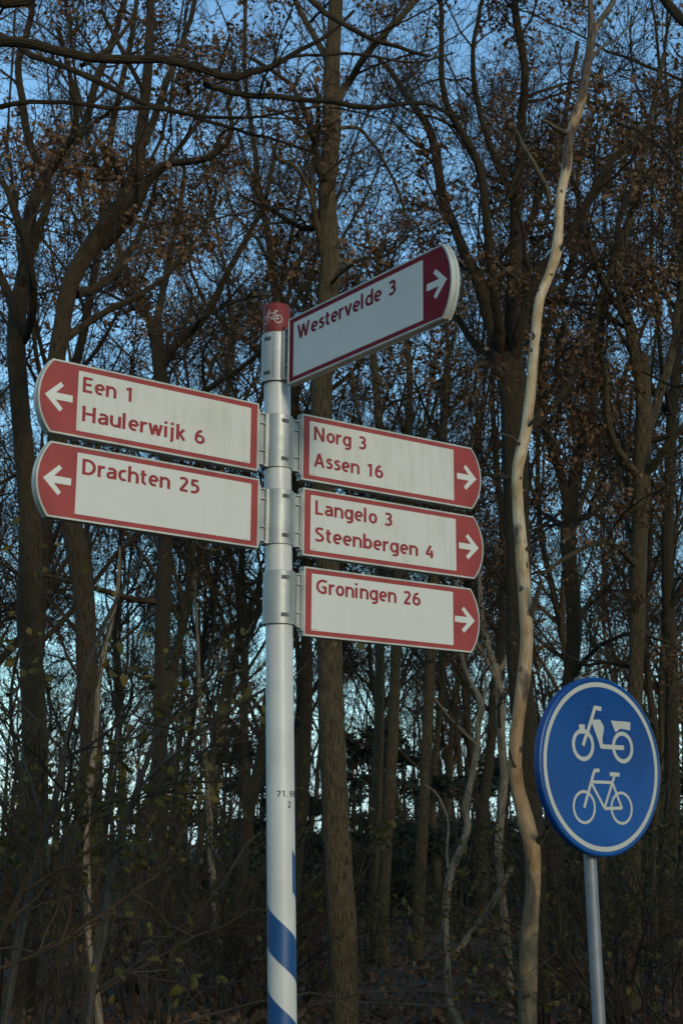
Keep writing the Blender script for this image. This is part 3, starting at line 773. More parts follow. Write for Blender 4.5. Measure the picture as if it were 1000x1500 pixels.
# boughs that reach in over the road from a tree beside the camera, outside the frame
hero('oak_tree', 'oak outside the left edge whose long dark boughs sweep across the top', 7.5,
     [(-330, 1500, 70), (-330, 1200, 68), (-320, 900, 62), (-310, 600, 58), (-300, 300, 50), (-290, 60, 40), (-270, -200, 30), (-250, -400, 20)],
     [[(-300, 250, 26), (-200, 130, 22), (-100, 85, 18), (0, 72, 14), (60, 82, 13), (110, 95, 12), (170, 105, 12), (240, 112, 11), (300, 122, 10), (350, 130, 9), (400, 118, 8), (440, 98, 6), (475, 82, 5), (520, 40, 4)],
      [(-290, 120, 26), (-200, 20, 20), (-100, 0, 16, .3), (0, 36, 10, .5), (50, 68, 9, .5), (110, 88, 8, .5), (150, 110, 8, .5), (220, 140, 7, .5), (280, 150, 6, .5), (330, 165, 5, .5), (400, 190, 4, .5), (470, 205, 3, .5)],
      [(300, 124, 8), (340, 138, 8, .2), (400, 146, 8, .2), (450, 152, 7, .2), (520, 162, 7, .2), (575, 162, 6, .2), (625, 158, 5, .2), (680, 185, 3, .2)],
      [(-285, 0, 24), (-150, -60, 18, -.3), (0, 5, 12, -.5), (30, 0, 11, -.5), (60, -20, 10, -.5)],
      [(-290, 300, 22), (-150, 240, 15, .2), (-20, 160, 8, .4), (60, 150, 6, .4), (150, 160, 6, .4), (230, 165, 5, .4), (300, 178, 5, .4), (380, 190, 4, .4), (470, 170, 3, .4), (560, 190, 2, .4)],
      [(380, -40, 9, -.3), (440, -20, 8, -.3), (480, 20, 7, -.3), (540, 50, 6, -.3), (590, 65, 5, -.3), (640, 72, 4, -.3)],
      [(120, 96, 6), (160, 70, 6, .2), (185, 40, 5, .2), (200, 0, 4, .2), (215, -40, 3, .2)],
      [(420, 84, 4, .1), (500, 85, 4, .1), (560, 92, 3.5, .1), (610, 95, 3, .1), (660, 80, 2, .1)]],
     mat='oak_dark', tmat='twig', seed=71, K=16, wmul=1.3, dens=1.0, leafn=140, lsize=.06, sub_l=.9, trunk_d=0, ntw=(5, 4), rmin=.0017, limbname='bough', rough=.03, wig=.2, clump=3)  # the dark bark puts the boughs' shadow into their colour
hero('oak_tree', 'oak outside the right edge with a thick bough cutting the top right corner', 8.5,
     [(1330, 1500, 70), (1330, 1100, 68), (1320, 700, 62), (1310, 300, 56), (1300, 0, 44), (1280, -300, 30)],
     [[(1310, 300, 34), (1200, 180, 28), (1100, 100, 24), (1010, 28, 20), (985, 5, 18), (950, -40, 15)],
      [(1312, 420, 26), (1200, 330, 16, .4), (1090, 300, 11, .8), (1010, 260, 8, 1.1), (950, 200, 6, 1.3), (900, 170, 4, 1.5)],
      [(1315, 560, 24), (1180, 520, 14, .6), (1060, 530, 9, 1.2), (980, 560, 6, 1.6), (930, 540, 4, 1.8)]],
     mat='oak_dark', seed=73, K=16, dens=1.2, leafn=700, lsize=.07, sub_l=1.1, trunk_d=0, ntw=(6, 5), rmin=.002, limbname='bough')

# --- the wood behind: unlike stems copied from a few grown trees ------------------------
def proto(seed, H, r0, fork, lean, leafn, mat, tmat, nl=14, sub=2.0, cb=.17):
    rng = np.random.default_rng(seed)
    n = int(H / .45)
    t = np.linspace(0, 1, n)
    P = np.zeros((n, 3)); d = np.array([0, 0, 1.])
    for i in range(1, n):
        d = unit(d + rng.normal(0, .055, 3) * np.array([1, 1, .2]) + np.array([lean * .02, 0, .06]))
        P[i] = P[i-1] + d * H / n
    P[0, 2] = -.15
    R = r0 * (1 - .85 * t ** 1.1); R[0] *= 1.35
    root = empty('oak_tree')
    v, f, uv = tubes(P[None], R[None], 12, True, .06, rng, (8, 2))
    obj('trunk', mesh_np('trunk', v, f, uv, smooth=True), M[mat], root)
    lb, lr = spawn(rng, P[None], R[None], nl, H * .30, cb, .97, (25, 60), .6, .02, 10, .16, .09, .25, .45)
    for i in range(len(lb)):
        v, f, uv = tubes(lb[i:i+1], lr[i:i+1], 7, True)
        obj('limb', mesh_np('limb', v, f, uv, smooth=True), M[mat], root)
    b, br = spawn(rng, lb, lr, 7, sub, .2, 1, (30, 65), .5, .009, 5, .22, .08, .3)
    v, f, _ = tubes(b, br, 4)
    tag(obj('branches', mesh_np('branches', v, f, smooth=True), M[tmat], root), kind='stuff')
    c, crr = spawn(rng, b, br, 7, sub * .48, .15, 1, (30, 60), .55, .005, 3, .22, .08, .4)
    e, er = spawn(rng, c, crr, 4, sub * .26, .2, 1, (30, 60), .6, .004, 2, .2, .05, .5)
    V, Fq = join([tubes(c, crr, 3)[:2], tubes(e, er, 3)[:2]])
    tag(obj('twigs', mesh_np('twigs', V, Fq), M[tmat], root), kind='stuff')
    if leafn:
        V, Fq = leaves(rng, tips(rng, e, int(leafn * .6), 6, .10), .085)
        tag(obj('dry_leaves', mesh_np('leaves', V, Fq), M['leaf_oak'], root), kind='stuff')
    return root

def copy_thing(o):
    c = o.copy(); C.objects.link(c)
    for ch in o.children:
        d = ch.copy(); C.objects.link(d); d.parent = c
    return c

protos = [proto(101, 19, .11, 1, .3, 3400, 'oak_dark', 'twig', 20), proto(102, 17, .095, 1, -.6, 1800, 'oak', 'twig', 20),
          proto(103, 21, .12, 1, .2, 4200, 'oak_dark', 'twig', 21, 2.2), proto(104, 15, .07, 1, .8, 400, 'oak', 'twig_grey', 18, 1.7, .2),
          proto(105, 18, .095, 1, -.2, 2800, 'oak', 'twig', 20)]
used = [False] * len(protos)
rng = np.random.default_rng(7)
spots = []
# hand-set stems in the gaps of the photograph (x at eye level, distance)
for x, D, k in [(195, 24, 1), (282, 27, 3), (345, 23, 0), (372, 31, 4), (95, 26, 4), (12, 22, 0), (430, 25, 2), (530, 34, 3), (600, 36, 1), (640, 30, 4), (700, 27, 0),
                (860, 24, 1), (885, 30, 4), (970, 22, 0), (990, 34, 2), (955, 28, 3), (715, 38, 2), (160, 35, 3), (250, 40, 0), (310, 36, 1), (65, 38, 2), (-30, 27, 2), (1040, 26, 4)]:
    p = at(x, 1236, D); spots.append((p[0], p[1], k))
tries = 0
while len(spots) < 78 and tries < 4000:
    tries += 1
    y = 27 + 48 * rng.random() ** .8
    x = rng.uniform(-1, 1) * (y * .27 + 3)
    if all((x - a) ** 2 + (y - b) ** 2 > 4.5 for a, b, _ in spots):
        spots.append((x, y, int(rng.integers(0, len(protos)))))
KIND = ['dark-barked oak', 'brown-barked slim oak', 'stout dark oak', 'thin greyish stem', 'mid-sized brown oak']
ORD = ['leftmost', 'second from the left', 'third from the left', 'fourth from the left', 'fifth from the left', 'sixth from the left', 'seventh from the left', 'eighth from the left', 'ninth from the left', 'tenth from the left', 'eleventh from the left', 'twelfth from the left', 'thirteenth from the left', 'fourteenth from the left', 'fifteenth from the left', 'sixteenth from the left', 'seventeenth from the left', 'eighteenth from the left']
def order(items):
    """items [(px, class key)] -> words that give each its place among its class, None outside the frame"""
    out = [None] * len(items)
    cls = {}
    for i, (px, k) in enumerate(items):
        if 0 <= px <= 1000: cls.setdefault(k, []).append((px, i))
    for k, l in cls.items():
        l.sort()
        for j, (px, i) in enumerate(l): out[i] = ORD[j] if len(l) > 1 else 'only one'
    return out
spots = [(x, y, k) for x, y, k in spots if k < 5]
words = order([(500 + x / y * F, (k, y > 36)) for x, y, k in spots])
for (x, y, k), wd in zip(spots, words):
    o = protos[k] if not used[k] else copy_thing(protos[k])
    used[k] = True
    o.location = (x, y, ground_z(x, y) if y < 90 else 0)
    o.rotation_euler = (rng.uniform(-.03, .03), rng.uniform(-.03, .03), rng.uniform(0, 6.28))
    s = rng.uniform(.8, 1.15); o.scale = (s, s, s * rng.uniform(.9, 1.1))
    px = 500 + x / y * F
    side = 'behind the left panels' if px < 380 else ('between the fingerpost and the pale dead trunk' if px < 740 else 'behind the round blue sign')
    dep = 'far back' if y > 36 else 'midway back'
    nm = 'oak_tree' if k != 3 else 'woodland_tree'
    o.name = nm
    if wd: lab = '%s %s in the wood, %s of its kind there' % (KIND[k], dep, wd)
    else:
        e = 'left' if px < 500 else 'right'
        lab = '%s %s, its foot outside the %s edge' % (KIND[k], dep, e)
    tag(o, lab, 'tree', '%s trees %s' % (KIND[k], dep) if wd else '%s trees %s outside the %s edge' % (KIND[k], dep, e))

# --- unseen oaks added round the camera to cut sky light, open towards the sun
rb = np.random.default_rng(77); ring = []; tries = 0
while len(ring) < 46 and tries < 5000:
    tries += 1
    x = rb.uniform(-26, 30); y = rb.uniform(-42, 16)
    dsun = math.degrees(abs((math.atan2(x, y) - SUN_AZ + PI) % (2 * PI) - PI))
    if dsun < 15 or math.hypot(x, y) < 11 or (y > 0 and abs(x) < 8 + .25 * y) or (y < 0 and -7 < x < 9 and y > -16): continue
    if all((x - a) ** 2 + (y - b) ** 2 > 9 for a, b in ring): ring.append((x, y))
for x, y in ring:
    k = int(rb.integers(0, 5)); o = copy_thing(protos[k])
    o.location = (x, y, -.05); o.rotation_euler = (0, 0, rb.uniform(0, 6.28)); s_ = rb.uniform(.75, 1.0); o.scale = (s_, s_, s_)
    o.name = 'oak_tree'
    side = 'to the left of' if x < -7 and y > -10 else ('to the right of' if x > 9 and y > -10 else 'behind')
    tag(o, 'unseen bare oak added to block sky light %s the viewpoint' % side, 'tree', 'oaks added against sky light %s the viewpoint' % side)

# --- dark evergreens low down between the trunks ---------------------------------------
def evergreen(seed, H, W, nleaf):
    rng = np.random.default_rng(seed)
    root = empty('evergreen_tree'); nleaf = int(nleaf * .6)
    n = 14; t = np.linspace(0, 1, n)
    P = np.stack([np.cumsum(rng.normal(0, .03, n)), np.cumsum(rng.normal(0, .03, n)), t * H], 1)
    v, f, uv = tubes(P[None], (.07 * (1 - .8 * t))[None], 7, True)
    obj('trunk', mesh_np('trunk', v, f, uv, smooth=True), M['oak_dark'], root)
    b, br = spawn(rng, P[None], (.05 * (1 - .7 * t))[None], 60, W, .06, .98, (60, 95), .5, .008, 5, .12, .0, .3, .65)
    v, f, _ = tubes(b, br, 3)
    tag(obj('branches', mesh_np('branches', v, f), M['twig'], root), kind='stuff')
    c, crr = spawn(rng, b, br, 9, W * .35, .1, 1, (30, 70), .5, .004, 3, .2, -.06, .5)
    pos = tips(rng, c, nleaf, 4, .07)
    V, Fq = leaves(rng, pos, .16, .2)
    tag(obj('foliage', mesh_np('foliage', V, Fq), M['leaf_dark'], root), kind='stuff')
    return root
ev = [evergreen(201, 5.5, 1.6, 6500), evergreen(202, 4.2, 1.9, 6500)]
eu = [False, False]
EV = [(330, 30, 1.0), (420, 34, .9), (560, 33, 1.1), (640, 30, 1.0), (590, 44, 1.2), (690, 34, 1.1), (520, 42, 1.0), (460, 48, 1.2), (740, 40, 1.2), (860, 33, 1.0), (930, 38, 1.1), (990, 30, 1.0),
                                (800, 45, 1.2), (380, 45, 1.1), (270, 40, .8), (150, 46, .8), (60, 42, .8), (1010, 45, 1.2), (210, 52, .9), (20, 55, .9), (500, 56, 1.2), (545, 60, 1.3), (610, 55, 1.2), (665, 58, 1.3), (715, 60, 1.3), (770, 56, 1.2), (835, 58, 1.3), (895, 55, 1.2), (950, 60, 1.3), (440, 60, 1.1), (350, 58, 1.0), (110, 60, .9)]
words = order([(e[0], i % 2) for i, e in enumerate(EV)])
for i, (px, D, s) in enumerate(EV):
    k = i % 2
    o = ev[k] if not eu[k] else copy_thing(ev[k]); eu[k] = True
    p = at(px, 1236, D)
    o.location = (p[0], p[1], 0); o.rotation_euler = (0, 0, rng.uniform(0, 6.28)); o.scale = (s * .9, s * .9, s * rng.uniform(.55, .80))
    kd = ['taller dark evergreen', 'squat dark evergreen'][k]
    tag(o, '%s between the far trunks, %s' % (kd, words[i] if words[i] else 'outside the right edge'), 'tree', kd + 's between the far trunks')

# --- undergrowth with the last yellow-green leaves -------------------------------------
def shrub(seed, H, n0, nleaf, mat, lsize, leaf='leaf_green'):
    rng = np.random.default_rng(seed)
    root = empty('shrub')
    a = rng.uniform(0, 6.28, n0)
    d = np.stack([np.cos(a) * .35, np.sin(a) * .35, np.ones(n0)], 1) + rng.normal(0, .12, (n0, 3))
    d = unit(d); p = np.stack([np.cos(a) * .1, np.sin(a) * .1, np.full(n0, -.05)], 1); pts = [p]
    for j in range(9):
        d = unit(d + rng.normal(0, .17, d.shape) + np.array([0, 0, -.03])); pts.append(pts[-1] + d * H / 9)
    P = np.stack(pts, 1); R = .012 * (1 - .75 * np.linspace(0, 1, 10))[None] * rng.uniform(.6, 1.4, (n0, 1))
    for i in range(n0):
        v, f, _ = tubes(P[i:i+1], R[i:i+1], 6)
        obj('stem', mesh_np('stem', v, f, smooth=True), M[mat], root)
    b, br = spawn(rng, P, R, 9, H * .30, .15, 1, (30, 65), .6, .003, 4, .18, .05, .4)
    c, crr = spawn(rng, b, br, 5, H * .13, .15, 1, (30, 60), .6, .002, 3, .18, .03, .5)
    V, Fq = join([tubes(b, br, 4)[:2], tubes(c, crr, 3)[:2]])
    tag(obj('twigs', mesh_np('twigs', V, Fq), M[mat], root), kind='stuff')
    V, Fq = leaves(rng, tips(rng, np.vstack([c]), max(nleaf, 4), 2, .03), lsize)
    if nleaf: tag(obj('leaves', mesh_np('leaves', V, Fq), M[leaf], root), kind='stuff')
    return root
sh = [shrub(301, 2.6, 9, 300, 'twig', .055), shrub(302, 3.3, 7, 150, 'twig_grey', .055), shrub(303, 1.8, 12, 340, 'twig', .05)]
sh.append(shrub(304, 2.0, 8, 0, 'twig', .05)); sh.append(shrub(305, 3.4, 7, 0, 'twig_grey', .05))
su = [False] * 5
SKIP = [(130, 12), (190, 10.5), (300, 11), (20, 17), (1010, 10), (870, 11.5), (700, 15), (590, 18), (545, 14), (520, 24), (640, 20), (720, 22)]
shl = [(20, 11, 0, 1), (70, 9.5, 1, 1), (130, 12, 2, 1.2), (190, 10.5, 0, 1), (250, 12.5, 1, 1), (300, 11, 2, 1), (345, 13, 0, 1), (380, 15, 2, 1), (90, 15, 1, 1.2), (220, 16, 0, 1.1),
       (20, 17, 0, 1.2), (290, 18, 1, 1.1), (590, 18, 2, .8), (545, 14, 2, .6), (640, 20, 0, .7), (700, 15, 2, .8), (720, 22, 0, .8), (815, 12, 2, .9), (870, 11.5, 0, .9), (910, 13, 1, .9), (950, 10.5, 2, 1.1), (990, 12, 0, 1),
       (1010, 10, 1, .9), (900, 18, 0, 1), (975, 17, 1, 1.1), (440, 16, 2, .8), (150, 20, 0, 1.2), (60, 22, 1, 1.2), (520, 24, 2, .9), (840, 20, 1, 1)]
shl = [q for q in shl if q[:2] not in SKIP]
shl += [(40, 12, 3, .9), (215, 13, 4, 1), (330, 14, 4, .9), (300, 17, 3, 1), (140, 17, 4, 1.1), (445, 20, 3, .9), (540, 21, 4, .8), (600, 23, 3, .9),
        (690, 22, 4, .9), (850, 15, 4, .9), (960, 14, 4, 1), (990, 17, 3, .9), (880, 22, 4, 1.1)]
words = order([(q[0], q[2]) for q in shl])
for (px, D, k, s), wd in zip(shl, words):
    o = sh[k] if not su[k] else copy_thing(sh[k]); su[k] = True
    p = at(px, 1236, D)
    o.location = (p[0], p[1], ground_z(p[0], p[1])); o.rotation_euler = (0, 0, rng.uniform(0, 6.28)); o.scale = (s, s, s)
    kd = ['leafy brown shrub', 'tall thin grey shrub', 'low bushy shrub', 'leafless brown brush', 'leafless tall grey brush'][k]
    tag(o, (kd + (' with sparse yellow-green leaves, %s' if k < 3 else ' under the trees, %s')) % (wd or 'outside the right edge'), 'shrub', kd + 's under the trees')

# --- the far edge of the wood: one mass ------------------------------------------------
def far_wood():
    rng = np.random.default_rng(401)
    n = 420
    x = rng.uniform(-70, 70, n); y = rng.uniform(80, 135, n)
    H = rng.uniform(8, 14, n)
    t = np.linspace(0, 1, 6)
    P = np.stack([x[:, None] + np.cumsum(rng.normal(0, .15, (n, 6)), 1), np.repeat(y[:, None], 6, 1), H[:, None] * t[None]], -1)
    R = rng.uniform(.08, .2, n)[:, None] * (1 - .8 * t)[None]
    b, br = spawn(rng, P, R, 10, 3.0, .1, 1, (25, 60), .5, .03, 4, .2, .1, .3)
    c, crr = spawn(rng, b, br, 7, 1.4, .1, 1, (25, 60), .5, .02, 3, .2, .05, .4)
    V, Fq = join([tubes(P, R, 5)[:2], tubes(b, br, 3)[:2], tubes(c, crr, 3)[:2]])
    tag(obj('distant_wood', mesh_np('distant_wood', V, Fq), M['twig']), 'hazy mass of bare trees far off at the end of the wood', 'wood', None, 'stuff')
far_wood()

def litter():
    rng = np.random.default_rng(402)
    n = 26000
    y = 8 + 30 * rng.random(n) ** 1.3; x = rng.uniform(-1, 1, n) * (y * .27 + 1)
    z = .10 * np.sin(x * .31 + 1.3) * np.sin(y * .23) + .05 * np.sin(x * .9 + y * .7) + .03 * np.sin(x * 2.3 + 1) * np.sin(y * 1.9) + rng.uniform(.01, .05, n)
    V, Fq = leaves(rng, np.stack([x, y, z], 1), .085, 0)
    tag(obj('leaf_litter', mesh_np('leaf_litter', V, Fq), M['litter']), 'brown fallen oak leaves covering the woodland floor', 'leaves', None, 'stuff')
litter()

# ------------------------------------------------------------------ the fingerpost
PX, PY, TX = -.2186, 4.5637, -.0241        # pole axis at z = 3.1 (1.5 above the camera), lean in x per metre
def pole_c(z): return Vector((PX + TX * (z - 3.1), PY, z))
POLE_R = .0445
post = empty('fingerpost', pole_c(0))
tag(post, 'white bicycle fingerpost with blue spiral stripe carrying six red-edged direction panels', 'signpost')
shear = Matrix(((1, 0, TX, 0), (0, 1, 0, 0), (0, 0, 1, 0), (0, 0, 0, 1)))
def on_post(me):
    """meshes drawn round a vertical axis follow the slight lean of the pole"""
    me.transform(shear); return me
CA = math.atan2(-PY, -PX)                 # direction from the pole towards the camera

mb = MB()
mb.revolve([(POLE_R, -.3), (POLE_R, 3.27)], 64)
pole = obj('pole', on_post(mb.mesh('pole', True)), M['pole_white'], post)
mb = MB()
mb.revolve([(POLE_R, 3.262), (POLE_R + .0012, 3.264), (POLE_R + .0012, 3.378), (POLE_R - .0015, 3.382), (POLE_R - .008, 3.384), (0.0, 3.386)], 64)
M['cap_red'] = plain('weathered_red_cap', (.16, .022, .020), .55, spec=.25, dirt=.35)
cap = obj('red_cap', on_post(mb.mesh('red_cap', True)), M['cap_red'], post)

# blue tape wound down the pole
def cyl_pt(phi, z, r):     # phi: 0 towards the camera, growing to the camera's right
    a = CA + phi
    return (r * math.cos(a), r * math.sin(a), z)
mb = MB()
R1 = POLE_R + .0006
n = 0; V = []; Fc = []
phi0 = math.radians(50); z0 = 1.580; steps = 48 * 5
for i in range(steps + 1):
    ph = phi0 + i * 2 * PI / 48
    zt = z0 - .25 * i / 48
    V += [cyl_pt(ph, zt, R1), cyl_pt(ph, zt - .125, R1)]
    if i: Fc.append((2*i-2, 2*i-1, 2*i+1, 2*i))
mb.add(V, Fc)
me = mb.mesh('blue_stripe', True)
for p in me.polygons: p.use_smooth = True
obj('blue_stripe', on_post(me), M['pole_blue'], pole)

# ---- flat drawings: strokes, rings, polygons, each a hair above the one before it
class Draw:
    def __init__(s, dz=.00012): s.v = []; s.f = []; s.k = 0; s.dz = dz
    def poly(s, pts):
        b = len(s.v); s.v += [(x, y, s.k * s.dz) for x, y in pts]; s.f.append(tuple(range(b, b + len(pts)))); s.k += 1
    def stroke(s, pts, w, sub=.006, cap=True):
        for (x0, y0), (x1, y1) in zip(pts[:-1], pts[1:]):
            L = math.hypot(x1 - x0, y1 - y0); dx, dy = (x1 - x0) / L, (y1 - y0) / L
            nn = max(1, int(L / sub)); b = len(s.v); h = w / 2
            e = h * .35 if len(pts) > 2 else 0
            for i in range(nn + 1):
                t = -e + (L + 2 * e) * i / nn
                s.v += [(x0 + dx*t - dy*h, y0 + dy*t + dx*h, s.k * s.dz), (x0 + dx*t + dy*h, y0 + dy*t - dx*h, s.k * s.dz)]
            for i in range(nn): s.f.append((b+2*i, b+2*i+1, b+2*i+3, b+2*i+2))
            s.k += 1
    def ring(s, cx, cy, ri, ro, n=48):
        b = len(s.v)
        for i in range(n):
            a = 2 * PI * i / n
            s.v += [(cx + ri*math.cos(a), cy + ri*math.sin(a), s.k * s.dz), (cx + ro*math.cos(a), cy + ro*math.sin(a), s.k * s.dz)]
        for i in range(n):
            j = (i + 1) % n; s.f.append((b+2*i, b+2*i+1, b+2*j+1, b+2*j))
        s.k += 1
    def mesh(s, name, fn=None):
        me = bpy.data.meshes.new(name); me.from_pydata([fn(v) if fn else v for v in s.v], [], s.f); me.update()
        return me

def bike(d, cx, cy, k=1.0, wmul=1.0):
    def q(*pts): return [(cx + x * k, cy + y * k) for x, y in pts]
    w = .0105 * k * wmul
    F0, R0 = (-.095, 0), (.089, 0)
    for c in (F0, R0): d.ring(cx + c[0]*k, cy + c[1]*k, (.0555 - .0095 * wmul) * k, .0555 * k)
    d.stroke(q(F0, (-.046, .110), (-.040, .121), (-.018, .123)), w * 1.15)      # fork, stem, bar
    d.stroke(q((-.058, .084), (.046, .084)), w)                                   # top tube
    d.stroke(q((-.056, .078), (.003, -.002)), w)                                  # down tube
    d.stroke(q((.003, -.003), (.089, 0)), w)                                      # chain stay
    d.stroke(q((.003, 0), (.060, .112)), w)                                       # seat tube
    d.stroke(q((.046, .084), (.090, -.003)), w)                                   # seat stay
    d.stroke(q((.034, .112), (.083, .112)), w * 1.3)                              # saddle

def moped(d, cx, cy):
    def q(*pts): return [(cx + x, cy + y) for x, y in pts]
    d.ring(cx - .091, cy, .040, .054); d.ring(cx + .106, cy, .040, .054)
    d.stroke(q((-.091, 0), (-.050, .080), (-.028, .128), (.002, .126)), .0145)
    d.poly(q((-.050, .086), (-.004, .089), (.014, .066), (.012, .050), (.004, .026), (.006, .006), (.112, .007), (.112, -.009), (-.006, -.009), (-.014, .012)))
    d.poly(q((.050, .089), (.150, .089), (.147, .060), (.098, .064), (.071, .049)))
    d.poly(q((-.110, .068), (-.080, .068), (-.083, .046), (-.108, .046)))
    d.stroke(q((-.120, .040), (-.066, .044)), .010)

# bicycle symbol printed round the cap
d = Draw(.00002)
bike(d, 0, 0, .255, .95)
Rc = POLE_R + .0012
def wrap_cap(v):
    ph = math.radians(-22) + v[0] / Rc
    return cyl_pt(ph, 3.322 + v[1], Rc + .0003 + v[2])
me = d.mesh('bicycle_symbol', wrap_cap)
obj('bicycle_symbol', on_post(me), M['sign_grey'], cap)

# lettering helper: rounded humanist capitals and small letters drawn as strokes ---------
GH = .0825                                  # half the stroke, in cap heights
def arc(cx, cy, rx, ry, a0, a1, n=14):
    return [(cx + rx * math.cos(math.radians(a0 + (a1 - a0) * i / n)), cy + ry * math.sin(math.radians(a0 + (a1 - a0) * i / n))) for i in range(n + 1)]
def spl(*p):
    P, _ = catmull(np.array([(x, y, 0) for x, y in p], float), np.zeros(len(p)), .05)
    return [(a[0], a[1]) for a in P]
XH = .745
def glyphs():
    h = GH; t = XH - h; G = {}
    ringo = lambda cx: arc(cx, XH / 2, .205, XH / 2 - h, 0, 360, 30)
    stem = lambda x, a, b: [(x, a), (x, b)]
    G['n'] = (.60, [stem(h, 0, XH), [(h, .40)] + arc(.30, .44, .2125, .2225, 165, 0) + [(.5125, 0)]])
    G['h'] = (.60, [stem(h, 0, 1.05), [(h, .40)] + arc(.30, .44, .2125, .2225, 165, 0) + [(.5125, 0)]])
    G['u'] = (.60, [stem(.5125, 0, XH), [(h, XH)] + arc(.295, .305, .2125, .2225, 180, 345)])
    G['r'] = (.40, [stem(h, 0, XH), [(h, .36)] + arc(.32, .43, .235, .235, 170, 75)])
    G['e'] = (.56, [[(.09, .375), (.475, .375)], arc(.285, XH / 2, .205, XH / 2 - h, 2, 305, 26)])
    G['c'] = (.47, [arc(.29, XH / 2, .205, XH / 2 - h, 55, 305, 22)])
    G['o'] = (.58, [ringo(.29)])
    G['d'] = (.60, [ringo(.29), stem(.505, 0, 1.05)])
    G['b'] = (.60, [ringo(.305), stem(h, 0, 1.05)])
    G['g'] = (.60, [ringo(.285), [(.505, XH), (.505, .02)] + arc(.30, .0, .205, .175, 0, -125)])
    G['a'] = (.56, [spl((.09, .60), (.20, .655), (.32, .655), (.43, .60), (.46, .48), (.46, .02)), spl((.46, .42), (.26, .40), (.11, .33), (.0825, .22), (.13, .11), (.24, .085), (.37, .14), (.46, .24))])
    G['s'] = (.46, [spl((.40, .615), (.29, .665), (.16, .650), (.10, .560), (.15, .460), (.27, .385), (.365, .300), (.375, .180), (.28, .090), (.15, .082), (.05, .13))])
    G['t'] = (.40, [[(.155, .93)] + [(.155, .25)] + arc(.30, .23, .145, .148, 180, 285), [(.02, t), (.35, t)]])
    G['v'] = (.55, [[(.045, XH), (.262, 0)], [(.262, 0), (.48, XH)]])
    G['w'] = (.80, [[(.055, XH), (.215, 0)], [(.215, 0), (.375, XH - .05)], [(.375, XH - .05), (.535, 0)], [(.535, 0), (.695, XH)]])
    G['l'] = (.25, [stem(h, 0, 1.05)])
    G['i'] = (.25, [stem(h, 0, XH), [(h, .89), (h, 1.06)]])
    G['j'] = (.27, [[(.115, XH), (.115, .02)] + arc(.0, -.06, .115, .13, 0, -80), [(.115, .89), (.115, 1.06)]])
    G['k'] = (.54, [stem(h, 0, 1.05), [(.43, XH), (.15, .36)], [(.19, .42), (.46, 0)]])
    G['W'] = (1.10, [[(.06, 1), (.29, 0)], [(.29, 0), (.50, .93)], [(.50, .93), (.71, 0)], [(.71, 0), (.94, 1)]])
    G['E'] = (.60, [stem(h, 0, 1), [(h, 1 - h), (.52, 1 - h)], [(h, .52), (.47, .52)], [(h, h), (.53, h)]])
    G['H'] = (.76, [stem(h, 0, 1), stem(.61, 0, 1), [(h, .51), (.61, .51)]])
    G['N'] = (.78, [stem(h, 0, 1), stem(.62, 0, 1), [(.095, .99), (.607, .01)]])
    G['D'] = (.76, [stem(h, 0, 1), [(h, 1 - h), (.28, 1 - h)] + arc(.28, .5, .355, .4175, 90, -90, 20) + [(h, h)]])
    G['A'] = (.70, [[(.045, 0), (.315, .97)], [(.315, .97), (.585, 0)], [(.16, .29), (.47, .29)]])
    G['L'] = (.54, [stem(h, 0, 1), [(h, h), (.49, h)]])
    G['S'] = (.60, [spl((.50, .865), (.36, .925), (.20, .905), (.105, .800), (.125, .655), (.27, .545), (.42, .440), (.495, .310), (.465, .165), (.34, .085), (.18, .085), (.05, .145))])
    G['G'] = (.78, [arc(.46, .5, .375, .4175, 52, 275, 26) + [(.62, .13)], [(.615, .06), (.615, .50)], [(.40, .47), (.66, .47)]])
    D = .93
    G['1'] = (.50, [stem(.285, 0, D), [(.30, D - .06), (.07, .74)]])
    G['2'] = (.58, [spl((.07, .80), (.16, .865), (.29, .885), (.41, .82), (.44, .70), (.40, .57), (.28, .38), (.10, .10)), [(.045, h), (.50, h)]])
    G['3'] = (.56, [spl((.07, .82), (.19, .875), (.33, .865), (.42, .77), (.41, .62), (.31, .525), (.20, .505)), spl((.20, .505), (.34, .475), (.44, .37), (.435, .21), (.33, .10), (.19, .075), (.05, .12))])
    G['4'] = (.62, [[(.37, D - .03), (.075, .29)], [(.04, .27), (.55, .27)], stem(.42, 0, .56), ])
    G['5'] = (.57, [[(.46, D - h), (.13, D - h)], [(.15, D - .02), (.12, .50)], spl((.11, .50), (.24, .555), (.38, .51), (.45, .36), (.42, .20), (.31, .10), (.18, .075), (.05, .11))])
    G['6'] = (.60, [arc(.295, .31, .21, .2275, 0, 360, 28), spl((.43, .865), (.29, .84), (.17, .70), (.10, .52), (.085, .34))])
    G['7'] = (.54, [[(.04, D - h), (.48, D - h)], [(.455, D - .10), (.17, 0)]])
    G['8'] = (.58, [arc(.28, .27, .205, .19, 0, 360, 26), arc(.28, .685, .17, .18, 0, 360, 24)])
    G['9'] = (.60, [arc(.285, .64, .205, .2275, 0, 360, 28), spl((.49, .62), (.475, .42), (.40, .22), (.27, .10), (.12, .08))])
    G['.'] = (.26, [[(.10, 0), (.10, .17)]])
    G[' '] = (.36, [])
    return G
GL = glyphs()
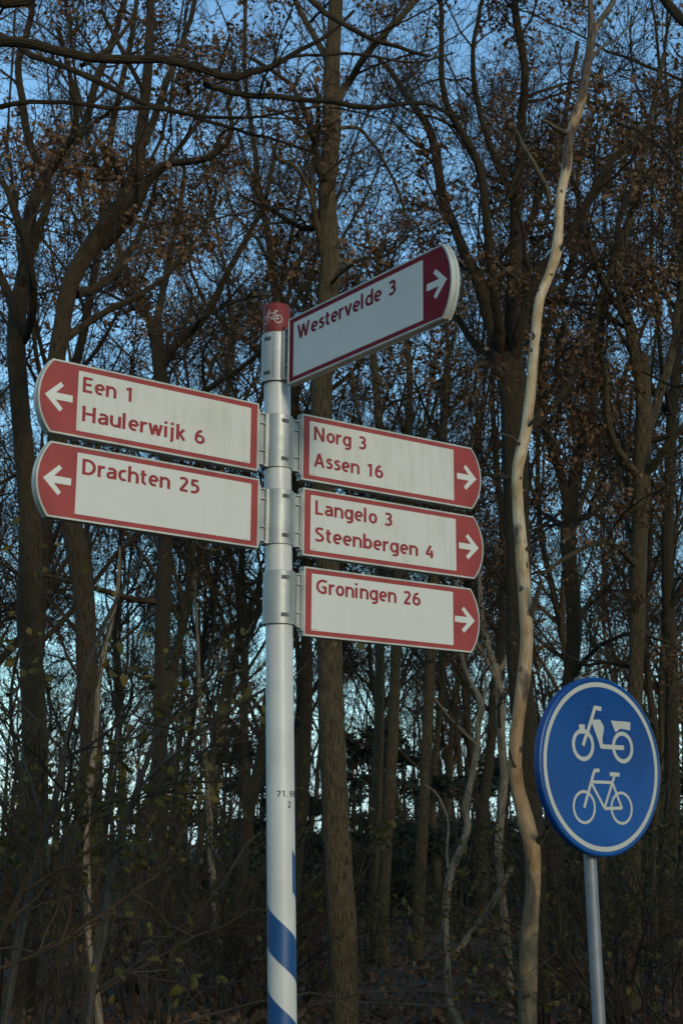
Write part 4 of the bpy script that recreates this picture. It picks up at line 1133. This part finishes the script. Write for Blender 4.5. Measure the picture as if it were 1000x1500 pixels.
def ribbon(pts, w):
    """a flat stroke with mitred joints"""
    P = np.array(pts, float); closed = np.hypot(*(P[0] - P[-1])) < 1e-6
    if closed: P = P[:-1]; T = unit(np.roll(P, -1, 0) - np.roll(P, 1, 0))
    else:
        sg = unit(np.diff(P, axis=0)); T = unit(np.vstack([sg[:1], sg[:-1] + sg[1:], sg[-1:]]))
    Nn = np.stack([-T[:, 1], T[:, 0]], 1)
    a, b = P + Nn * w / 2, P - Nn * w / 2
    V = np.stack([a, b], 1).reshape(-1, 2); n = len(P); m = n if closed else n - 1
    return V, [(2*i, 2*i+1, (2*((i+1) % n))+1, 2*((i+1) % n)) for i in range(m)]
CAPH, CAPB = 1.0, 0.0
def text_mesh(txt, bold=.0, spacing=1.0, only=None):
    V, Fc, x, wi = [], [], 0.0, 0
    for ch in txt:
        adv, strokes = GL[ch]
        wi += ch == ' '
        if only is not None and wi != only: strokes = []
        for k, st in enumerate(strokes):
            v, f = ribbon(st, 2 * GH + bold + .008)
            b = len(V); V += [(p[0] + x, p[1], k * .0008) for p in v]; Fc += [tuple(i + b for i in q) for q in f]
        x += adv * .96 + .085 * spacing
    me = bpy.data.meshes.new('lettering'); me.from_pydata(V, [], Fc); me.update()
    return me
def lettering(txt, x0, x1, base, cap_h, w, name='lettering', mat='red_letter', parent=None, bold=.0, spacing=1.0):
    me = text_mesh(txt, bold, spacing)
    xs = [v.co.x for v in me.vertices]; a, b = min(xs), max(xs)
    sx = (x1 - x0) / (b - a); sy = cap_h / CAPH
    for k in range(txt.count(' ') + 1):          # every word and number by itself
        me = text_mesh(txt, bold, spacing, k)
        for v in me.vertices: v.co = ((v.co.x - a) * sx + x0, (v.co.y - CAPB) * sy + base, w + v.co.z * .05)
        me.name = name; me.materials.clear()
        obj(name, me, M[mat], parent)

# numbers on the pole
def on_pole_text(txt, phic, z, h, right=False):
    me = text_mesh(txt, -.015, 1.7)
    s = h / CAPH; xs = [v.co.x for v in me.vertices]; a = min(xs)
    for v in me.vertices:
        ph = phic + (v.co.x - a) * s * 1.22 / POLE_R
        v.co = cyl_pt(ph, z + (v.co.y - CAPB) * s, POLE_R + .0006 + v.co.z * .02)
    me.materials.clear(); me.name = 'pole_number'
    obj('pole_number', on_post(me), M['black'], pole)
on_pole_text('71.98', math.radians(-15), 1.742, .0205)
on_pole_text('2', math.radians(29), 1.709, .0205)

# ---- panels
def outline(u0, u1, ut, h, ins=0.0):
    """flat inner end at u0, corners at u1, rounded tip reaching ut"""
    s = ut - u1; R_ = (h * h + s * s) / (2 * s); cx = ut - R_
    Ri = R_ - ins; hi = h - ins
    am = math.asin(hi / Ri)
    pts = [(u0 + ins, -hi)]
    for i in range(17):
        a = -am + 2 * am * i / 16
        pts.append((cx + Ri * math.cos(a), Ri * math.sin(a)))
    pts.append((u0 + ins, hi))
    return pts

def panel(az, ztop, sgn, u1, ut, wend, texts, clean, west=False, label=None, corner_r=.004):
    H = .1155
    zc = ztop - H
    c = pole_c(zc)
    ex = Vector((math.sin(az), math.cos(az), 0)); en = Vector((math.cos(az), -math.sin(az), 0))
    loc = c - Vector(post.location)
    mat = Matrix(((ex.x, 0, en.x, loc.x), (ex.y, 0, en.y, loc.y), (0, 1, 0, loc.z), (0, 0, 0, 1)))
    U0 = .0855
    pl = empty('direction_panel'); pl.parent = post; pl.matrix_basis = mat
    if label: pl['label'] = label
    sx = lambda pts: [(x * sgn, y) for x, y in pts] if sgn > 0 else [(-x, y) for x, y in reversed(pts)]
    # aluminium edge profile
    prof = [(.0065, .0135), (.0060, .0158), (.0010, .0158), (0, .0146), (0, .0035), (.0022, .0028), (.0022, -.0028), (0, -.0035), (0, -.0146), (.0010, -.0158), (.0060, -.0158), (.0065, -.0135)]
    V = []; n = None
    for ins, w in prof:
        o = sx(outline(U0, u1, ut, H, ins)); n = len(o); V += [(x, y, w) for x, y in o]
    Fc = []
    for k in range(len(prof) - 1):
        for i in range(n):
            j = (i + 1) % n
            Fc.append((k*n+i, (k+1)*n+i, (k+1)*n+j, k*n+j))
    mb = MB(); mb.add(V, Fc)
    fr = mb.build('edge_frame', M['alu_frame'], pl, False)
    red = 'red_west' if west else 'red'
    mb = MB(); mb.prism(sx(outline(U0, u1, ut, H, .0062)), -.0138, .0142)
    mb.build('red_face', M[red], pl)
    mb = MB()
    x0, x1 = .117, wend
    y0, y1 = -.0945, .0945
    r = .003; pts = []
    for cx_, cy_, a0 in ((x1 - r, y0 + r, -90), (x1 - r, y1 - r, 0), (x0 + r, y1 - r, 90), (x0 + r, y0 + r, 180)):
        for i in range(4):
            a = math.radians(a0 + 30 * i); pts.append((cx_ + r * math.cos(a), cy_ + r * math.sin(a)))
    pts = sx(pts)
    mb.prism(pts, .0138, .0147)
    mb.build('white_field', M['white_clean' if clean else 'white_dirty'], pl)
    for txt, a, b, dz in texts:
        xa, xb = (a, b) if sgn > 0 else (-a, -b)
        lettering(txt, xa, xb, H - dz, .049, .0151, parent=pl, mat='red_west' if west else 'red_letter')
    # tiny maker's line low on the white field
    q = .124 * sgn if sgn > 0 else -.140
    mb = MB()
    for i in range(4): mb.box((q + i * .0042, -.0915, .0147), (q + i * .0042 + .0026, -.0895, .0149))
    mb.build('maker_mark', M['red_letter'], pl)
    # arrow
    t = ut - .023
    ar = [(t, 0), (t - .0495, .0465), (t - .0595, .0362), (t - .0350, .0108), (t - .0905, .0108), (t - .0905, -.0108), (t - .0350, -.0108), (t - .0595, -.0362), (t - .0495, -.0465)]
    mb = MB(); mb.prism(sx(ar), .0140, .0148)
    mb.build('arrow_symbol', M['arrow'], pl)
    # ribbed bracket between clamp and panel
    mb = MB()
    lo, hi = (.052, .0875)
    bx = lambda a, b: (min(a * sgn, b * sgn), max(a * sgn, b * sgn))
    a, b = bx(lo, hi)
    mb.box((a, -.088, -.006), (b, .088, .0045))
    for zz in (.0865, .054, -.040, -.0865):
        mb.box((a + .001, zz - .0022, -.011), (b - .001, zz + .0022, .0115))
    a2, b2 = bx(.079, .0848)
    mb.box((a2, -.098, -.0125), (b2, .098, .0125))
    mb.build('bracket', M['alu'], pl)
    return pl

AZR, AZL, AZW = .9704, .933, 2.4969
T1, T2 = .0860, .1775
panel(AZR, 3.0155, 1, .822, .867, .7385, [('Norg 3', .134, .351, T1), ('Assen 16', .135, .424, T2)], False, label='grimy white panel pointing right reading Norg 3, Assen 16')
panel(AZR, 2.7580, 1, .820, .8645, .737, [('Langelo 3', .135, .455, T1), ('Steenbergen 4', .135, .634, T2)], False, label='panel pointing right reading Langelo 3, Steenbergen 4')
panel(AZR, 2.4905, 1, .793, .833, .712, [('Groningen 26', .134, .568, T1)], True, label='clean panel pointing right reading Groningen 26')
panel(AZL, 3.0175, -1, .8255, .869, .7395, [('Een 1', .7245, .5576, T1), ('Haulerwijk 6', .722, .290, T2)], False, label='upper left panel reading Een 1, Haulerwijk 6')
panel(AZL, 2.7600, -1, .8255, .867, .737, [('Drachten 25', .720, .312, T1)], True, label='lower left panel reading Drachten 25')
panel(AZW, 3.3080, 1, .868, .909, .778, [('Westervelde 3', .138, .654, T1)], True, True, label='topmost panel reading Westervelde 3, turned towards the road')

def clamp(z0, z1, az, sgns, big, slot_phi):
    cl = empty('clamp'); cl.parent = post; cl.location = (TX * (z0 + z1) / 2, 0, 0)
    r = POLE_R + (.0085 if big else .0045)
    H = z1 - z0
    # cross-section: round shell with a flat lug towards each panel
    d = math.atan2(math.cos(az), math.sin(az))
    pts = []
    lug = .0175; hl = .062 if big else .058
    n = 64
    angs = []
    for i in range(n):
        a = 2 * PI * i / n
        rel = (a - d + PI) % (2 * PI) - PI
        rad = r
        for s in sgns:
            rl = rel if s > 0 else ((rel + 2 * PI) % (2 * PI)) - PI
            if abs(rl) < math.radians(40):
                # flattened lug: intersection of a half strip with the circle
                e = hl / max(math.cos(rl), .3)
                w = lug * 1.0 / max(abs(math.sin(rl)), 1e-4)
                rad = max(rad, min(e, w))
        pts.append((rad * math.cos(a), rad * math.sin(a)))
    mb = MB(); mb.prism(pts, z0, z1)
    body = mb.build('clamp_shell', M['alu'], cl, True)
    bevel(body, .0012, 1)
    # lower rim
    mb = MB(); mb.prism([(x * 1.035, y * 1.035) for x, y in pts], z0 - .004, z0 + .002)
    mb.build('clamp_rim', M['alu'], cl, True)
    # vertical seam; dark plates standing in for shade inside the bolt pockets; bolt heads
    for zz in (z0 + .024, z1 - .024):
        for ph in slot_phi:
            a = CA + ph; ca, sa = math.cos(a), math.sin(a)
            m = Matrix(((-sa, 0, ca, ca * r), (ca, 0, sa, sa * r), (0, 1, 0, zz), (0, 0, 0, 1)))
            mb = MB(); mb.box((-.0125, -.0060, -.003), (.0125, .0060, .0014))
            me = mb.mesh('pocket_shade'); me.transform(m); obj('pocket_shade', me, M['slot'], cl)
            mb = MB(); mb.revolve([(0, .0032), (.0030, .0030), (.0034, -.001)], 10)
            me = mb.mesh('bolt', True); me.transform(m @ Matrix.Translation((.0065, 0, 0))); obj('bolt', me, M['galv'], cl)
    a = CA + slot_phi[0] + .42; ca, sa = math.cos(a), math.sin(a)
    m = Matrix(((-sa, 0, ca, ca * r), (ca, 0, sa, sa * r), (0, 1, 0, (z0 + z1) / 2), (0, 0, 0, 1)))
    mb = MB(); mb.box((-.0006, -H / 2 + .002, -.002), (.0006, H / 2 - .002, .0006))
    me = mb.mesh('clamp_seam'); me.transform(m); obj('clamp_seam', me, M['slot'], cl)
    for c_ in cl.children: c_.location = (0, 0, 0)
rad = math.radians
clamp(3.108, 3.276, AZW, (1,), True, (rad(-38),))
clamp(2.812, 2.990, AZR, (1, -1), False, (rad(30),))
clamp(2.554, 2.733, AZR, (1, -1), False, (rad(30),))
clamp(2.292, 2.462, AZR, (1,), True, (rad(22),))

# ------------------------------------------------------------------ the round sign
SX, SY, SZ = .8877, 4.887, 1.863
AZS = .9138
n_ = Vector((math.cos(AZS), -math.sin(AZS), 0)); e_ = Vector((math.sin(AZS), math.cos(AZS), 0))
pr = .0215
pc = Vector((.8345, 4.9156, SZ))
rs = empty('round_sign', (pc.x + .0222 * SZ, pc.y, 0))
tag(rs, 'round blue moped and bicycle path sign on a grey steel post', 'traffic sign')
mb = MB(); mb.revolve([(pr, -.3), (pr, 2.160), (pr - .004, 2.166), (0, 2.168)], 40)
me = mb.mesh('post', True)
me.transform(Matrix(((1, 0, -.0222, 0), (0, 1, 0, 0), (0, 0, 1, 0), (0, 0, 0, 1))))
obj('post', me, M['galv'], rs)
disc = empty('sign_disc'); disc.parent = rs
lc = Vector((SX, SY, SZ)) - Vector(rs.location)
disc.matrix_basis = Matrix(((e_.x, 0, n_.x, lc.x), (e_.y, 0, n_.y, lc.y), (0, 1, 0, lc.z), (0, 0, 0, 1)))
mb = MB(); mb.revolve([(0, 0), (.2905, 0), (.2935, .0012), (.2985, -.001), (.300, -.005), (.300, -.016), (.2975, -.017), (.2975, -.019), (.300, -.020), (.300, -.025), (.297, -.027), (.284, -.027), (.284, -.008), (0, -.008)], 96)
obj('blue_disc', mb.mesh('blue_disc', True), M['blue_sheet'], disc)
d = Draw(); d.ring(0, 0, .267, .2828, 120)
o = obj('white_border', d.mesh('white_border'), M['sign_grey'], disc); o.location = (0, 0, .0009)
d = Draw(); moped(d, 0, .067)
o = obj('moped_symbol', d.mesh('moped_symbol'), M['sign_grey'], disc); o.location = (0, 0, .0006)
d = Draw(); bike(d, 0, -.138)
o = obj('bicycle_symbol', d.mesh('bicycle_symbol'), M['sign_grey'], disc); o.location = (0, 0, .0006)
mb = MB()
for zz in (.13, -.13):
    mb.box((-.12, zz - .014, -.0345), (.12, zz + .014, -.0085))
    mb.box((-.040, zz - .011, -.074), (-.034, zz + .011, -.0343)); mb.box((.034, zz - .011, -.074), (.040, zz + .011, -.0343)); mb.box((-.040, zz - .011, -.079), (.040, zz + .011, -.0735))
mb.build('mounting_bracket', M['alu'], disc)
